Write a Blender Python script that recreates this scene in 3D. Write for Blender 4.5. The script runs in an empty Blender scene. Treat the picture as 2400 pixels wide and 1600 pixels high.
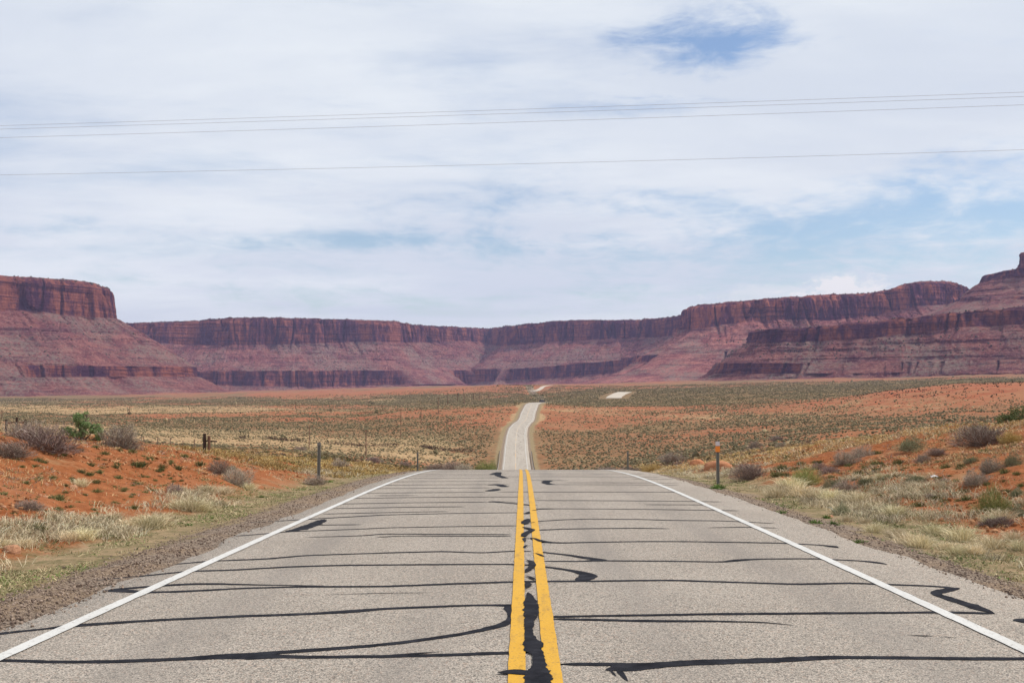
import bpy, math
import numpy as np
rng = np.random.default_rng(7)
C = bpy.context.scene.collection
R = math.radians
# ------------------------------------------------------------------ camera, sky, sun, exposure
EYE = 1.59
F = 2352*35/36; HOR = 920.0; TH = math.atan((HOR-784)/F)
cd = bpy.data.cameras.new('camera'); cam = bpy.data.objects.new('camera', cd); C.objects.link(cam)
cd.lens = 35; cd.sensor_width = 36; cd.clip_start = .1; cd.clip_end = 40000
cam.location = (0, 0, EYE); cam.rotation_euler = (math.pi/2+TH, 0, 0)
bpy.context.scene.camera = cam
SUN_EL = R(52); SUN_H = np.array([.97, .06]); SUN_H = SUN_H/np.linalg.norm(SUN_H)   # horizontal direction towards the sun
sd = bpy.data.lights.new('sun', 'SUN'); sun = bpy.data.objects.new('sun', sd); C.objects.link(sun)
sd.energy = 3.6; sd.angle = R(.6); sd.color = (1, .94, .86)
az = math.atan2(SUN_H[0], SUN_H[1])
sun.rotation_euler = (math.pi/2-SUN_EL, 0, -az+math.pi)
vs = bpy.context.scene.view_settings
vs.view_transform = 'Standard'; vs.look = 'None'; vs.gamma = 1; vs.use_curve_mapping = False; vs.exposure = 0.0

def ray(x, y):
    x = np.asarray(x, float); y = np.asarray(y, float)
    a = (x-1176)/F; b = (784-y)/F
    Y = math.cos(TH)-b*math.sin(TH); Z = math.sin(TH)+b*math.cos(TH)
    return a/Y, Z/Y
def P(x, y, D):
    a, b = ray(x, y)
    return np.array([a*D, D, EYE+b*D])

class NT:
    def __init__(s, tree): s.t = tree; s.n = tree.nodes; s.l = tree.links
    def node(s, typ, ins=None, **kw):
        n = s.n.new(typ)
        for k, v in kw.items(): setattr(n, k, v)
        for k, v in (ins or {}).items(): s.put(n.inputs[k], v)
        return n
    def put(s, sock, v):
        if isinstance(v, bpy.types.NodeSocket): s.l.new(v, sock)
        elif isinstance(v, (tuple, list)) and sock.type == 'RGBA' and len(v) == 3: sock.default_value = (*v, 1)
        else: sock.default_value = v
    def math(s, op, a, b=0, c=None, clamp=False):
        n = s.node('ShaderNodeMath', operation=op, use_clamp=clamp); s.put(n.inputs[0], a); s.put(n.inputs[1], b)
        if c is not None: s.put(n.inputs[2], c)
        return n.outputs[0]
    def vmath(s, op, a, b=(0, 0, 0)):
        n = s.node('ShaderNodeVectorMath', operation=op); s.put(n.inputs[0], a)
        if op == 'SCALE': s.put(n.inputs['Scale'], b)
        else: s.put(n.inputs[1], b)
        return n.outputs['Value'] if op in ('LENGTH', 'DOT_PRODUCT') else n.outputs['Vector']
    def noise(s, vec, scale, detail=4, rough=.55, dist=0):
        return s.node('ShaderNodeTexNoise', {'Vector': vec, 'Scale': scale, 'Detail': detail, 'Roughness': rough, 'Distortion': dist}).outputs['Fac']
    def voro(s, vec, scale, rnd=1, feature='F1'):
        return s.node('ShaderNodeTexVoronoi', {'Vector': vec, 'Scale': scale, 'Randomness': rnd}, feature=feature)
    def ramp(s, v, lo, hi, a=0., b=1.):
        n = s.node('ShaderNodeMapRange', {'Value': v, 'From Min': lo, 'From Max': hi, 'To Min': a, 'To Max': b}, interpolation_type='SMOOTHSTEP'); return n.outputs[0]
    def mix(s, f, a, b, typ='MIX'):
        n = s.node('ShaderNodeMix', data_type='RGBA', blend_type=typ, clamp_factor=True)
        s.put(n.inputs[0], f); s.put(n.inputs[6], a); s.put(n.inputs[7], b); return n.outputs[2]
    def map(s, vec, sc, loc=(0, 0, 0)):
        return s.node('ShaderNodeMapping', {'Vector': vec, 'Scale': sc, 'Location': loc}).outputs[0]
    def attr(s, name, out='Fac'): return s.node('ShaderNodeAttribute', attribute_name=name).outputs[out]

w = bpy.data.worlds.new('World'); bpy.context.scene.world = w; w.use_nodes = True
T = NT(w.node_tree); T.n.clear()
g = T.node('ShaderNodeTexCoord').outputs['Generated']
sky = T.node('ShaderNodeTexSky', sky_type='NISHITA', sun_disc=False, sun_elevation=SUN_EL, sun_rotation=az, air_density=1.3, dust_density=.3, ozone_density=2.5)
skc = T.node('ShaderNodeHueSaturation', {'Color': sky.outputs[0], 'Saturation': 1.15, 'Value': 1.05, 'Hue': .506}).outputs[0]
bg = T.node('ShaderNodeBackground', {'Color': skc, 'Strength': .12})
sep = T.node('ShaderNodeSeparateXYZ', {'Vector': g})
zz = T.math('ADD', T.math('MAXIMUM', sep.outputs[2], 0), .10)
flat = T.node('ShaderNodeCombineXYZ', {'X': T.math('DIVIDE', sep.outputs[0], zz), 'Y': T.math('DIVIDE', sep.outputs[1], zz)}).outputs[0]
n1 = T.noise(T.map(flat, (.5, .62, 1), (3.3, 1.7, 0)), 1.0, 7, .55, .4)
n2 = T.noise(T.map(flat, (1.1, 2.6, 1), (1, 5, 0)), 1.3, 8, .6, .5)
n3 = T.noise(T.map(g, (1.5, 1.5, 9)), 1.6, 6, .6, .3)
dens = T.math('ADD', T.math('ADD', T.math('MULTIPLY', n1, .75), T.math('MULTIPLY', n2, .35)), T.math('MULTIPLY', n3, .55))
n4 = T.noise(T.map(g, (1, 1, 2.6)), 9, 8, .6, .6); n5 = T.noise(T.map(g, (1, 1, 3.5)), 26, 8, .65, .8)
def hole(px, py, sx, sy, amp, nz=.35):
    d = np.array([*ray(px, py)]); d = np.array([d[0], 1, d[1]]); d /= np.linalg.norm(d)
    q = T.vmath('SUBTRACT', g, tuple(d))
    q = T.vmath('MULTIPLY', q, (1/sx, 1/sx, 1/sy))
    r = T.math('ADD', T.math('ADD', T.vmath('LENGTH', q), T.math('MULTIPLY', T.math('SUBTRACT', n4, .5), 2.6)), T.math('MULTIPLY', T.math('SUBTRACT', n5, .5), 1.1))
    return T.math('MULTIPLY', T.ramp(r, 1.75, -.7), amp)
holes = T.math('ADD', hole(1645, 116, .082, .027, .62), hole(1600, 240, .15, .012, .26))
holes = T.math('ADD', holes, hole(1960, 490, .30, .045, .36))
holes = T.math('ADD', holes, hole(700, 545, .30, .009, .22))
holes = T.math('ADD', holes, hole(1500, 620, .45, .05, .30))
holes = T.math('ADD', holes, hole(850, 685, .26, .015, .28))
cover = T.ramp(T.math('SUBTRACT', dens, holes), .38, .80, .10, 1.0)
cover = T.math('MULTIPLY', cover, T.ramp(sep.outputs[2], -.02, .16, .76, 1.0))
shade = T.noise(T.map(flat, (.45, .8, 1), (7, 2, 0)), 1.2, 6, .55, .3)
ccol = T.mix(T.ramp(shade, .36, .66), (.70, .765, .86), (.86, .91, .955))
# a low bank of brighter cumulus over the right-hand mesa
cn = T.noise(T.map(g, (1, 1, 1.8)), 34, 6, .6, .2)
def puff(px, py, sx, sy):
    d = np.array([*ray(px, py)]); d = np.array([d[0], 1, d[1]]); d /= np.linalg.norm(d)
    r = T.vmath('LENGTH', T.vmath('MULTIPLY', T.vmath('SUBTRACT', g, tuple(d)), (1/sx, 1/sx, 1/sy)))
    return T.ramp(T.math('ADD', r, T.math('MULTIPLY', T.math('SUBTRACT', cn, .5), 2.6)), 1.0, .55)
pf = T.math('MAXIMUM', puff(1935, 670, .058, .016), T.math('MULTIPLY', puff(1790, 672, .07, .013), .55))
ccol = T.mix(pf, ccol, (.92, .92, .93))
cover = T.math('MAXIMUM', cover, pf)
bg2 = T.node('ShaderNodeBackground', {'Color': ccol, 'Strength': 1.0})
mx = T.node('ShaderNodeMixShader', {0: cover, 1: bg.outputs[0], 2: bg2.outputs[0]})
T.node('ShaderNodeOutputWorld', {'Surface': mx.outputs[0]})

# ------------------------------------------------------------------ helpers
def mat(name, rough=.9, spec=.15):
    m = bpy.data.materials.new(name); m.use_nodes = True; t = NT(m.node_tree)
    b = m.node_tree.nodes['Principled BSDF']; b.inputs['Roughness'].default_value = rough
    b.inputs['Specular IOR Level'].default_value = spec
    return m, t, b
def simple(name, col, rough=.9, spec=.15, var=.2, scale=30, metal=0):
    m, t, b = mat(name, rough, spec); b.inputs['Metallic'].default_value = metal
    n = t.noise(t.node('ShaderNodeTexCoord').outputs['Object'], scale, 5, .6)
    t.put(b.inputs['Base Color'], t.mix(n, tuple(c*(1-var) for c in col), tuple(min(1, c*(1+var)) for c in col)))
    return m
def mesh(name, V, Fq, material, parent=None, smooth=False, attrs=None, cols=None):
    V = np.asarray(V, np.float32).reshape(-1, 3); me = bpy.data.meshes.new(name)
    me.vertices.add(len(V)); me.vertices.foreach_set('co', V.ravel())
    if isinstance(Fq, np.ndarray):
        k = Fq.shape[1]; n = len(Fq); flat_ = Fq.ravel(); starts = np.arange(n)*k; tot = np.full(n, k)
    else:
        tot = np.array([len(f) for f in Fq]); starts = np.concatenate([[0], np.cumsum(tot)[:-1]]); flat_ = np.concatenate([np.asarray(f) for f in Fq]); n = len(Fq)
    me.loops.add(len(flat_)); me.loops.foreach_set('vertex_index', flat_.astype(np.int32))
    me.polygons.add(n); me.polygons.foreach_set('loop_start', starts.astype(np.int32)); me.polygons.foreach_set('loop_total', tot.astype(np.int32))
    me.polygons.foreach_set('use_smooth', np.full(n, smooth))
    for k_, v in (attrs or {}).items():
        a = me.attributes.new(k_, 'FLOAT', 'POINT'); a.data.foreach_set('value', np.asarray(v, np.float32))
    if cols is not None:
        a = me.color_attributes.new('col', 'FLOAT_COLOR', 'POINT')
        c4 = np.ones((len(V), 4), np.float32); c4[:, :3] = cols; a.data.foreach_set('color', c4.ravel())
    me.update(calc_edges=True); me.validate()
    if material: me.materials.append(material)
    o = bpy.data.objects.new(name, me); C.objects.link(o)
    if parent: o.parent = parent
    return o
def tag(o, label=None, cat=None, group=None, kind=None):
    for k, v in (('label', label), ('category', cat), ('group', group), ('kind', kind)):
        if v: o[k] = v
    return o
def empty(name, loc, rz=0, label=None, cat=None, group=None, sc=1):
    o = bpy.data.objects.new(name, None); C.objects.link(o); o.location = loc; o.rotation_euler = (0, 0, rz); o.scale = (sc,)*3
    o.empty_display_size = .2
    return tag(o, label, cat, group)
class MB:
    def __init__(s): s.V = []; s.F = []; s.n = 0
    def add(s, V, Fc):
        s.V.append(np.asarray(V, float)); s.F += [[i+s.n for i in f] for f in Fc]; s.n += len(V)
    def box(s, c, h, rz=0):
        c = np.array(c); x, y, z = h; v = np.array([(i*x, j*y, k*z) for k in (-1, 1) for j in (-1, 1) for i in (-1, 1)], float)
        ca, sa = math.cos(rz), math.sin(rz); v = np.c_[v[:, 0]*ca-v[:, 1]*sa, v[:, 0]*sa+v[:, 1]*ca, v[:, 2]]+c
        s.add(v, [(0, 2, 3, 1), (4, 5, 7, 6), (0, 1, 5, 4), (2, 6, 7, 3), (0, 4, 6, 2), (1, 3, 7, 5)])
    def tube(s, pts, rad, n=8, cap=True):
        pts = np.asarray(pts, float); rad = np.broadcast_to(rad, (len(pts),)); d = np.gradient(pts, axis=0); V = []
        for p, r, t in zip(pts, rad, d):
            t = t/ (np.linalg.norm(t)+1e-9); u = np.cross(t, (0, 0, 1) if abs(t[2]) < .9 else (1, 0, 0)); u /= np.linalg.norm(u); v = np.cross(t, u)
            for k in range(n):
                a = 2*math.pi*k/n; V.append(p+r*(math.cos(a)*u+math.sin(a)*v))
        Fc = [(i*n+k, i*n+(k+1) % n, (i+1)*n+(k+1) % n, (i+1)*n+k) for i in range(len(pts)-1) for k in range(n)]
        if cap: Fc += [tuple(range(n)), tuple((len(pts)-1)*n+n-1-k for k in range(n))]
        s.add(V, Fc)
    def build(s, name, m, parent=None, smooth=False): return mesh(name, np.concatenate(s.V), s.F, m, parent, smooth)
def grid_faces(nr, nc):
    i = np.arange(nr-1)[:, None]*nc+np.arange(nc-1)[None]; i = i.ravel()
    return np.c_[i, i+1, i+nc+1, i+nc]
def ss(a, b, x): t = np.clip((x-a)/(b-a), 0, 1); return t*t*(3-2*t)
_perm = rng.permutation(4096); _val = rng.random(4096)
def _h(ix, iy, iz): return _val[_perm[(_perm[(_perm[ix & 4095]+iy) & 4095]+iz) & 4095]]
def vn(x, y, z=0.):
    x, y, z = np.broadcast_arrays(np.asarray(x, float), y, z)
    xi, yi, zi = np.floor(x).astype(int), np.floor(y).astype(int), np.floor(z).astype(int)
    fx, fy, fz = x-xi, y-yi, z-zi; fx = fx*fx*(3-2*fx); fy = fy*fy*(3-2*fy); fz = fz*fz*(3-2*fz)
    def L(k): return (_h(xi, yi, zi+k)*(1-fx)+_h(xi+1, yi, zi+k)*fx)*(1-fy)+(_h(xi, yi+1, zi+k)*(1-fx)+_h(xi+1, yi+1, zi+k)*fx)*fy
    if not np.any(fz): return L(0)*2-1
    return (L(0)*(1-fz)+L(1)*fz)*2-1
def fbm(x, y, z=0., o=4, g=.5):
    a, s, t = 1., 0., 0.
    for i in range(o):
        s = s+a*vn(np.asarray(x)*2**i+i*17.3, np.asarray(y)*2**i+i*9.1, np.asarray(z)*2**i+(i*5.7 if np.any(z) else 0)); t += a; a *= g
    return s/t

# ------------------------------------------------------------------ road line and terrain heights
DROP = np.array([(-60, .9), (-20, 1.31), (0, 1.59), (6.8, 1.72), (14.5, 1.87), (23.5, 2.07), (29, 2.24), (33.7, 2.43), (40, 2.76), (46, 3.15), (55, 3.85), (72, 5.25), (90, 6.7), (150, 11.4), (200, 15.3), (240, 18.), (262, 19.1), (285, 19.5), (310, 18.9), (353, 16.35), (405, 13.7), (441, 11.95), (475, 10.7), (510, 10.2), (532, 9.6), (560, 7.5), (600, 4.7), (640, 2.4), (665, 1.25), (690, 1.05), (720, 1.4)])
_yy = np.arange(-60, 720, .5); _dz = np.interp(_yy, DROP[:, 0], DROP[:, 1])
def _sm(a, k): kk = np.hanning(k+2)[1:-1]; kk /= kk.sum(); return np.convolve(np.pad(a, k//2, mode='edge'), kk, 'valid')
_near = _sm(_dz, 17); _far = _sm(_dz, 35); _wb = ss(90, 200, _yy); _dz = _near*(1-_wb)+_far*_wb
CX = np.array([(-60, -.54), (0, .078), (30, .387), (40, .47), (90, .62), (200, .85), (288, 1.08), (353, 1.26), (405, 1.74), (441, 2.6), (475, 4.6), (505, 6.5), (533, 7.7), (567, 9.0), (598, 10.6), (640, 12.6), (665, 15.5), (690, 22.), (720, 33)])
_cx = _sm(np.interp(_yy, CX[:, 0], CX[:, 1]), 31)
def zroad(Y): return EYE-np.interp(Y, _yy, _dz)
def xroad(Y): return np.interp(Y, _yy, _cx)
cols = np.array([-1200, -400, 0, 400, 600, 800, 1000, 1176, 1400, 1600, 1900, 2352, 2800, 3600.])
TB = {60: (1000, 998, 996, 1036, 1046, 1058, 1072, 1083, 1078, 1058, 1022, 998, 990, 985),
90: (990, 990, 1000, 1030, 1037, 1050, 1076, 1090, 1080, 1058, 1016, 992, 985, 975), 150: (990, 990, 1003, 1028, 1034, 1050, 1074, 1094, 1078, 1054, 1012, 984, 975, 965),
200: (985, 988, 1000, 1024, 1033, 1050, 1074, 1095, 1076, 1050, 1005, 975, 960, 950), 288: (978, 982, 990, 1016, 1026, 1038, 1060, 1074, 1064, 1034, 990, 960, 945, 935),
405: (968, 970, 972, 990, 997, 1003, 1004, 998, 1000, 992, 965, 945, 930, 920), 475: (962, 963, 964, 975, 980, 982, 978, 971, 975, 970, 955, 935, 920, 910),
650: (948, 949, 950, 952, 950, 946, 936, 927, 933, 935, 928, 918, 900, 895), 850: (938, 939, 940, 942, 942, 941, 937, 934, 925, 921, 910, 895, 890, 885),
1050: (932, 932, 934, 934, 933, 930, 925, 922, 913, 908, 899, 882, 878, 875), 1200: (929, 929, 930, 930, 929, 926, 920, 915, 899, 897, 890, 876, 872, 870),
1400: (925, 925, 926, 926, 924, 920, 914, 910, 903, 895, 887, 872, 870, 868), 1700: (921, 921, 921, 920, 917, 913, 904, 897, 893, 888, 881, 867, 866, 865),
1950: (918, 918, 918, 915, 911, 907, 898, 882, 887, 883, 877, 864, 863, 862), 2400: (915, 915, 914, 909, 905, 900, 893, 886, 884, 879, 872, 861, 860, 860),
3200: (911, 911, 910, 904, 900, 895, 889, 886, 882, 874, 867, 858, 857, 857), 4500: (908, 908, 907, 902, 898, 892, 887, 885, 881, 872, 865, 856, 855, 855), 9000: (905, 905, 904, 900, 896, 890, 886, 884, 880, 870, 863, 855, 854, 854)}
zs_ = np.array(sorted(TB)); tb = np.array([TB[z] for z in zs_], float)
GX = np.linspace(-1200, 3600, 400); GL = np.linspace(math.log(60), math.log(9000), 500)
def _dense():
    A = np.array([np.interp(GX, cols, r) for r in tb]); lz = np.log(zs_)
    B = np.array([np.interp(GL, lz, A[:, j]) for j in range(len(GX))]).T
    for _ in range(2):
        B = np.array([_sm(r, 15) for r in B]); B = np.array([_sm(c_, 9) for c_ in B.T]).T
    return B
TBD = _dense()
def ztab(X, Y):
    Yc = np.maximum(Y, 60.); px = 1176+F*X/Yc
    u = np.clip((px+1200)/4800*399, 0, 398.999); v = np.clip((np.log(Yc)-GL[0])/(GL[-1]-GL[0])*499, 0, 498.999)
    i, j = u.astype(int), v.astype(int); a, b = u-i, v-j
    y = (TBD[j, i]*(1-a)+TBD[j, i+1]*a)*(1-b)+(TBD[j+1, i]*(1-a)+TBD[j+1, i+1]*a)*b
    t = ray(1176, y)[1]
    return EYE+t*Yc
RL = np.array([(-60, 1.4), (23, 1.45), (32, .98), (40, .62), (48, .55), (55, .8), (72, 1.3), (90, 1.9)])
RR = np.array([(-60, 1.7), (31, 1.7), (38, 1.65), (50, 1.5), (72, 1.7), (90, 2.2)])
# further stretches of the same road on the far rises: (pixel x, depth)
FAR = [np.array([(1408, 1030), (1412, 1080), (1420, 1130), (1430, 1180), (1436, 1210)], float), np.array([(1226, 1650), (1236, 1710), (1243, 1790), (1246, 1860), (1256, 1930), (1268, 1975)], float)]
FARP = []
for a in FAR:
    X = (a[:, 0]-1176)*a[:, 1]/F; Ys = np.linspace(a[0, 1], a[-1, 1], 60); Xs = _sm(np.interp(Ys, a[:, 1], X), 9); Xs = Xs[:60]
    FARP.append((Xs, Ys, ztab(Xs, Ys)))
MOUND = (245., 520.)
def terrain(X, Y, fine=True):
    X = np.asarray(X, float); Y = np.asarray(Y, float); X, Y = np.broadcast_arrays(X, Y)
    xr = xroad(Y); s = X-xr; d = np.abs(s); zr = zroad(Y)
    lr = np.interp(Y, RL[:, 0], RL[:, 1]); rr = np.interp(Y, RR[:, 0], RR[:, 1])
    wob = .7*fbm(X*.05+3, Y*.07, o=2)
    riseL = lr*ss(6.0+wob, 13.5+wob, d)**.9; riseR = rr*ss(6.2+wob, 17+wob, d)**.95
    ditch = -.16*ss(4.3, 5.4, d)*ss(7.5, 6.0, d)
    near = zr+np.where(s < 0, riseL, riseR)+ditch
    far = ztab(X, Y)
    far = far + 12*np.exp(-((X-MOUND[0])/75)**2-((Y-MOUND[1])/110)**2)*ss(200, 330, Y)
    wgt = ss(40, 88, Y)
    z = near*(1-wgt)+far*wgt
    # relief
    off = ss(5.5, 11, d)*(1-wgt)+ss(8, 60, d)*wgt
    hummock = ss(5, 9, d)
    z = z+off*(ss(150, 900, Y)*(4.0*fbm(X/140, Y/190, o=4)+2.2*fbm(X/45, Y/60, o=3)) + ss(40, 200, Y)*.9*fbm(X/22, Y/30, o=3))
    z = z+hummock*(.24*fbm(X/2.6, Y/2.6, o=3)-.10*np.abs(fbm(X/1.3, Y/3.1+5, o=2))+ (.09*fbm(X/.5, Y/.5, o=4) if fine else 0))*ss(200, 60, Y)
    # the road bed
    cor = 1-ss(5.2, 30, d)
    wc = cor*ss(45, 100, Y)*(1-ss(700, 760, Y))
    z = z*(1-wc)+(zr-.05)*wc
    bed = (1-ss(4.2, 5.0, d))*(Y < 715)
    z = np.where(bed > 0, z*(1-bed)+(zr-.06)*bed, z)
    for xs, ys, zs in FARP:
        m = (Y > ys[0]-60) & (Y < ys[-1]+60)
        if np.any(m):
            xx = np.interp(Y[m], ys, xs); z0 = np.interp(Y[m], ys, zs); wd = (1-ss(10, 45, np.abs(X[m]-xx)))*ss(ys[0]-60, ys[0], Y[m])*(1-ss(ys[-1], ys[-1]+60, Y[m]))
            z = z.copy(); z[m] = z[m]*(1-wd)+(z0-.4)*wd
    return z
_ZS = np.geomspace(5, 3500, 2600)
def hit(x, y, zmin=5):
    a, b = ray(x, y); zsn = _ZS[_ZS >= zmin]; t = terrain(a*zsn, zsn, False); r = EYE+b*zsn
    k = np.argmax(r <= t)
    if r[k] > t[k]: k = len(zsn)-1
    D = zsn[k]
    if k > 0:
        g0 = r[k-1]-t[k-1]; g1 = r[k]-t[k]; D = zsn[k-1]+(zsn[k]-zsn[k-1])*g0/(g0-g1+1e-9)
    return np.array([a*D, D, float(terrain(a*D, D))]), D
def stand(x, D):
    a, _ = ray(x, HOR); return np.array([a*D, D, float(terrain(a*D, D))])

# ------------------------------------------------------------------ ground sheet
def zones(X, Y):
    """veg (sage), tan (dry grass), pink (soil hue) 0..1; real ground cover patches"""
    l = np.log(np.maximum(Y, 5.)); px = 1176+F*X/np.maximum(Y, 20)
    n = fbm(X/90, Y/130, o=5); n2 = fbm(X/240+9, Y/300, o=4); n3 = fbm(X/30+4, Y/45, o=4)
    veg = .48+.5*n+.35*n2+.25*n3
    veg = veg+.55*fbm((X+Y*.3)/210+4, (Y-X*.5)/50, o=4)*ss(150, 260, Y)
    tan = .40+.55*fbm(X/110+31, Y/120+7, o=5)+.25*fbm(X/25, Y/28+50, o=3)
    band = lambda a, b, f=.12: ss(a*(1-f), a*(1+f), Y)*(1-ss(b*(1-f), b*(1+f), Y))
    L = 1-ss(950, 1150, px); Rr = ss(1250, 1400, px)
    veg = veg+L*(band(420, 640)*.35*(px < 9999)-band(250, 400)*.35+band(1100, 2600)*.25-band(700, 1000)*.30*(1-ss(500, 900, px)))
    veg = veg+band(680, 1500)*.42*ss(700, 1000, px)+ss(1500, 2600, Y)*.12
    veg = veg+Rr*(band(700, 1600)*.25+band(230, 600)*.10)
    tan = tan+L*(band(260, 420)*.45+band(700, 1050)*.55*(1-ss(500, 950, px))-band(420, 600)*.2-band(170, 255)*.35)-Rr*band(150, 420)*.12
    tan = tan-ss(1500, 2500, Y)*.12
    xr = np.abs(X-xroad(Y)); road = (1-ss(5, 13, xr+5*n3))*ss(90, 200, Y)*(Y < 720)
    tan = np.maximum(tan, road*.9)
    pk = ss(60, 500, Y)*.6+.25*n2+.4*ss(1300, 2600, Y)
    m = np.exp(-((X-MOUND[0])/62)**2-((Y-MOUND[1])/100)**2)
    dune = ss(540, 640, px)*(1-ss(1080, 1180, px))*ss(1650, 1850, Y+120*n3)*(1-ss(2500, 2800, Y)); veg = veg-1.1*dune; tan = tan-.5*dune; pk = pk-.3*dune
    veg = veg-.8*m; tan = tan-.5*m; pk = pk+.5*m
    return np.clip(veg, 0, 1), np.clip(tan, 0, 1), np.clip(pk, 0, 1)

def build_ground():
    Y = np.concatenate([np.arange(-40, 4, 1.), np.arange(4, 50, .13)]); y = 50.
    tail = []
    while y < 9000: tail.append(y); y *= 1.0055
    Y = np.concatenate([Y, tail, [9400]])
    t = np.linspace(-1, 1, 720); out = np.geomspace(1.04, 60, 26)
    W = 13+.6*np.maximum(Y, 0)
    X = W[:, None]*t[None]
    Wm = 9300/W[:, None]; e = np.linspace(0, 1, 27)[1:][None]; XO = W[:, None]*Wm**e
    X = np.concatenate([-XO[:, ::-1], X, XO], 1); YY = np.broadcast_to(Y[:, None], X.shape)
    Z = terrain(X, YY); v, tn, pk = zones(X, YY)
    d = np.abs(X-xroad(YY)); side = (X > xroad(YY))*1.
    V = np.stack([X, YY, Z], -1).reshape(-1, 3)
    d = np.where(X < xroad(YY), d+.30, d)
    at = {'veg': v.ravel(), 'tan': tn.ravel(), 'pink': pk.ravel(), 'rd': np.minimum(d+.0*side, 60).ravel()}
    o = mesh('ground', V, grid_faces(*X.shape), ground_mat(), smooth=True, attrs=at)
    return tag(o, 'red desert valley floor with scrub and dry grass on both sides of the road', 'ground', kind='structure')
def ground_mat():
    m, t, b = mat('desert ground', .95, .08)
    p = t.node('ShaderNodeTexCoord').outputs['Object']
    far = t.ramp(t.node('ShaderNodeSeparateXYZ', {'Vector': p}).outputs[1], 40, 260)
    a = t.noise(p, .5, 9, .65); b1 = t.noise(p, 4.5, 8, .7); c = t.noise(p, .045, 7, .6)
    near = t.mix(t.ramp(b1, .3, .72), (.215, .066, .021), (.365, .138, .056))
    near = t.mix(t.ramp(a, .45, .75, 0, .6), near, (.36, .155, .078))
    pinkc = t.mix(t.ramp(t.noise(p, .12, 8, .65), .35, .65), (.27, .068, .038), (.41, .155, .085))
    col = t.mix(t.attr('pink'), near, pinkc)
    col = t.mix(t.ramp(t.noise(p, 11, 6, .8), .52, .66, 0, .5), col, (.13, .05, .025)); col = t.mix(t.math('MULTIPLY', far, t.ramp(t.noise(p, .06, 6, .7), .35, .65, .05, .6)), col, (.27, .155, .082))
    # fine pale stones and dark crumbs in the soil
    vz = t.voro(p, 9); st = t.math('MULTIPLY', t.ramp(vz.outputs['Distance'], .26, .16), t.ramp(t.noise(p, 1.1, 4), .5, .68))
    col = t.mix(t.math('MULTIPLY', st, .7), col, t.mix(t.ramp(t.node('ShaderNodeSeparateColor', {'Color': vz.outputs['Color']}).outputs[0], 0, 1), (.15, .045, .022), (.50, .27, .17)))
    # dry-grass litter
    tanf = t.ramp(t.math('ADD', t.attr('tan'), t.math('MULTIPLY', t.math('SUBTRACT', t.noise(p, .35, 8, .7), .5), 1.5)), .52, .74)
    tanc = t.mix(t.ramp(t.noise(p, .9, 9, .8), .35, .65), (.27, .155, .075), (.52, .40, .22))
    col = t.mix(t.math('MULTIPLY', tanf, t.math('ADD', t.math('MULTIPLY', far, .25), .55)), col, tanc)
    # sage cover, read as dark mats between the modelled bushes
    vg = t.ramp(t.math('ADD', t.attr('veg'), t.math('MULTIPLY', t.math('SUBTRACT', t.noise(p, .35, 10, .8), .5), 2.6)), .50, .80)
    vc = t.mix(t.noise(p, .5, 5, .7), (.085, .088, .042), (.20, .185, .095))
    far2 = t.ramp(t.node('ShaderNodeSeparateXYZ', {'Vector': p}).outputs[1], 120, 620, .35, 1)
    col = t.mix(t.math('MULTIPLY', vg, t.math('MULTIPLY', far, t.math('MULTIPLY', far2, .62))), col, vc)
    dots = t.voro(p, .28); dd = t.math('MULTIPLY', t.ramp(dots.outputs['Distance'], .34, .22), t.math('MULTIPLY', far, t.ramp(t.math('ADD', t.attr('veg'), t.noise(p, .05, 3)), .55, .95)))
    col = t.mix(t.math('MULTIPLY', dd, .8), col, (.075, .07, .04))
    # shoulder: gravel then short green weeds
    rd = t.math('ADD', t.attr('rd'), t.math('MULTIPLY', t.math('SUBTRACT', t.noise(p, .8, 8, .75), .5), 3.2))
    gv = t.voro(p, 38); gcol = t.mix(t.node('ShaderNodeSeparateColor', {'Color': gv.outputs['Color']}).outputs[1], (.085, .062, .048), (.36, .28, .215))
    gcol = t.mix(t.ramp(t.noise(p, 1.2, 5), .4, .7, 0, .5), gcol, (.30, .20, .12))
    green = t.mix(t.ramp(t.noise(p, 2.6, 8, .8), .35, .65), (.15, .13, .06), (.36, .25, .15))
    col = t.mix(t.ramp(rd, 7.4, 6.3), col, green)
    col = t.mix(t.ramp(rd, 5.5, 4.95), col, gcol)
    t.put(b.inputs['Base Color'], col)
    h = t.math('ADD', t.math('MULTIPLY', b1, .35), t.math('MULTIPLY', t.noise(p, 28, 5, .7), .06))
    h = t.math('ADD', h, t.math('MULTIPLY', vz.outputs['Distance'], -.10))
    bp = t.node('ShaderNodeBump', {'Height': h, 'Distance': .22, 'Strength': .9}); t.put(b.inputs['Normal'], bp.outputs[0])
    return m
build_ground()

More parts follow.
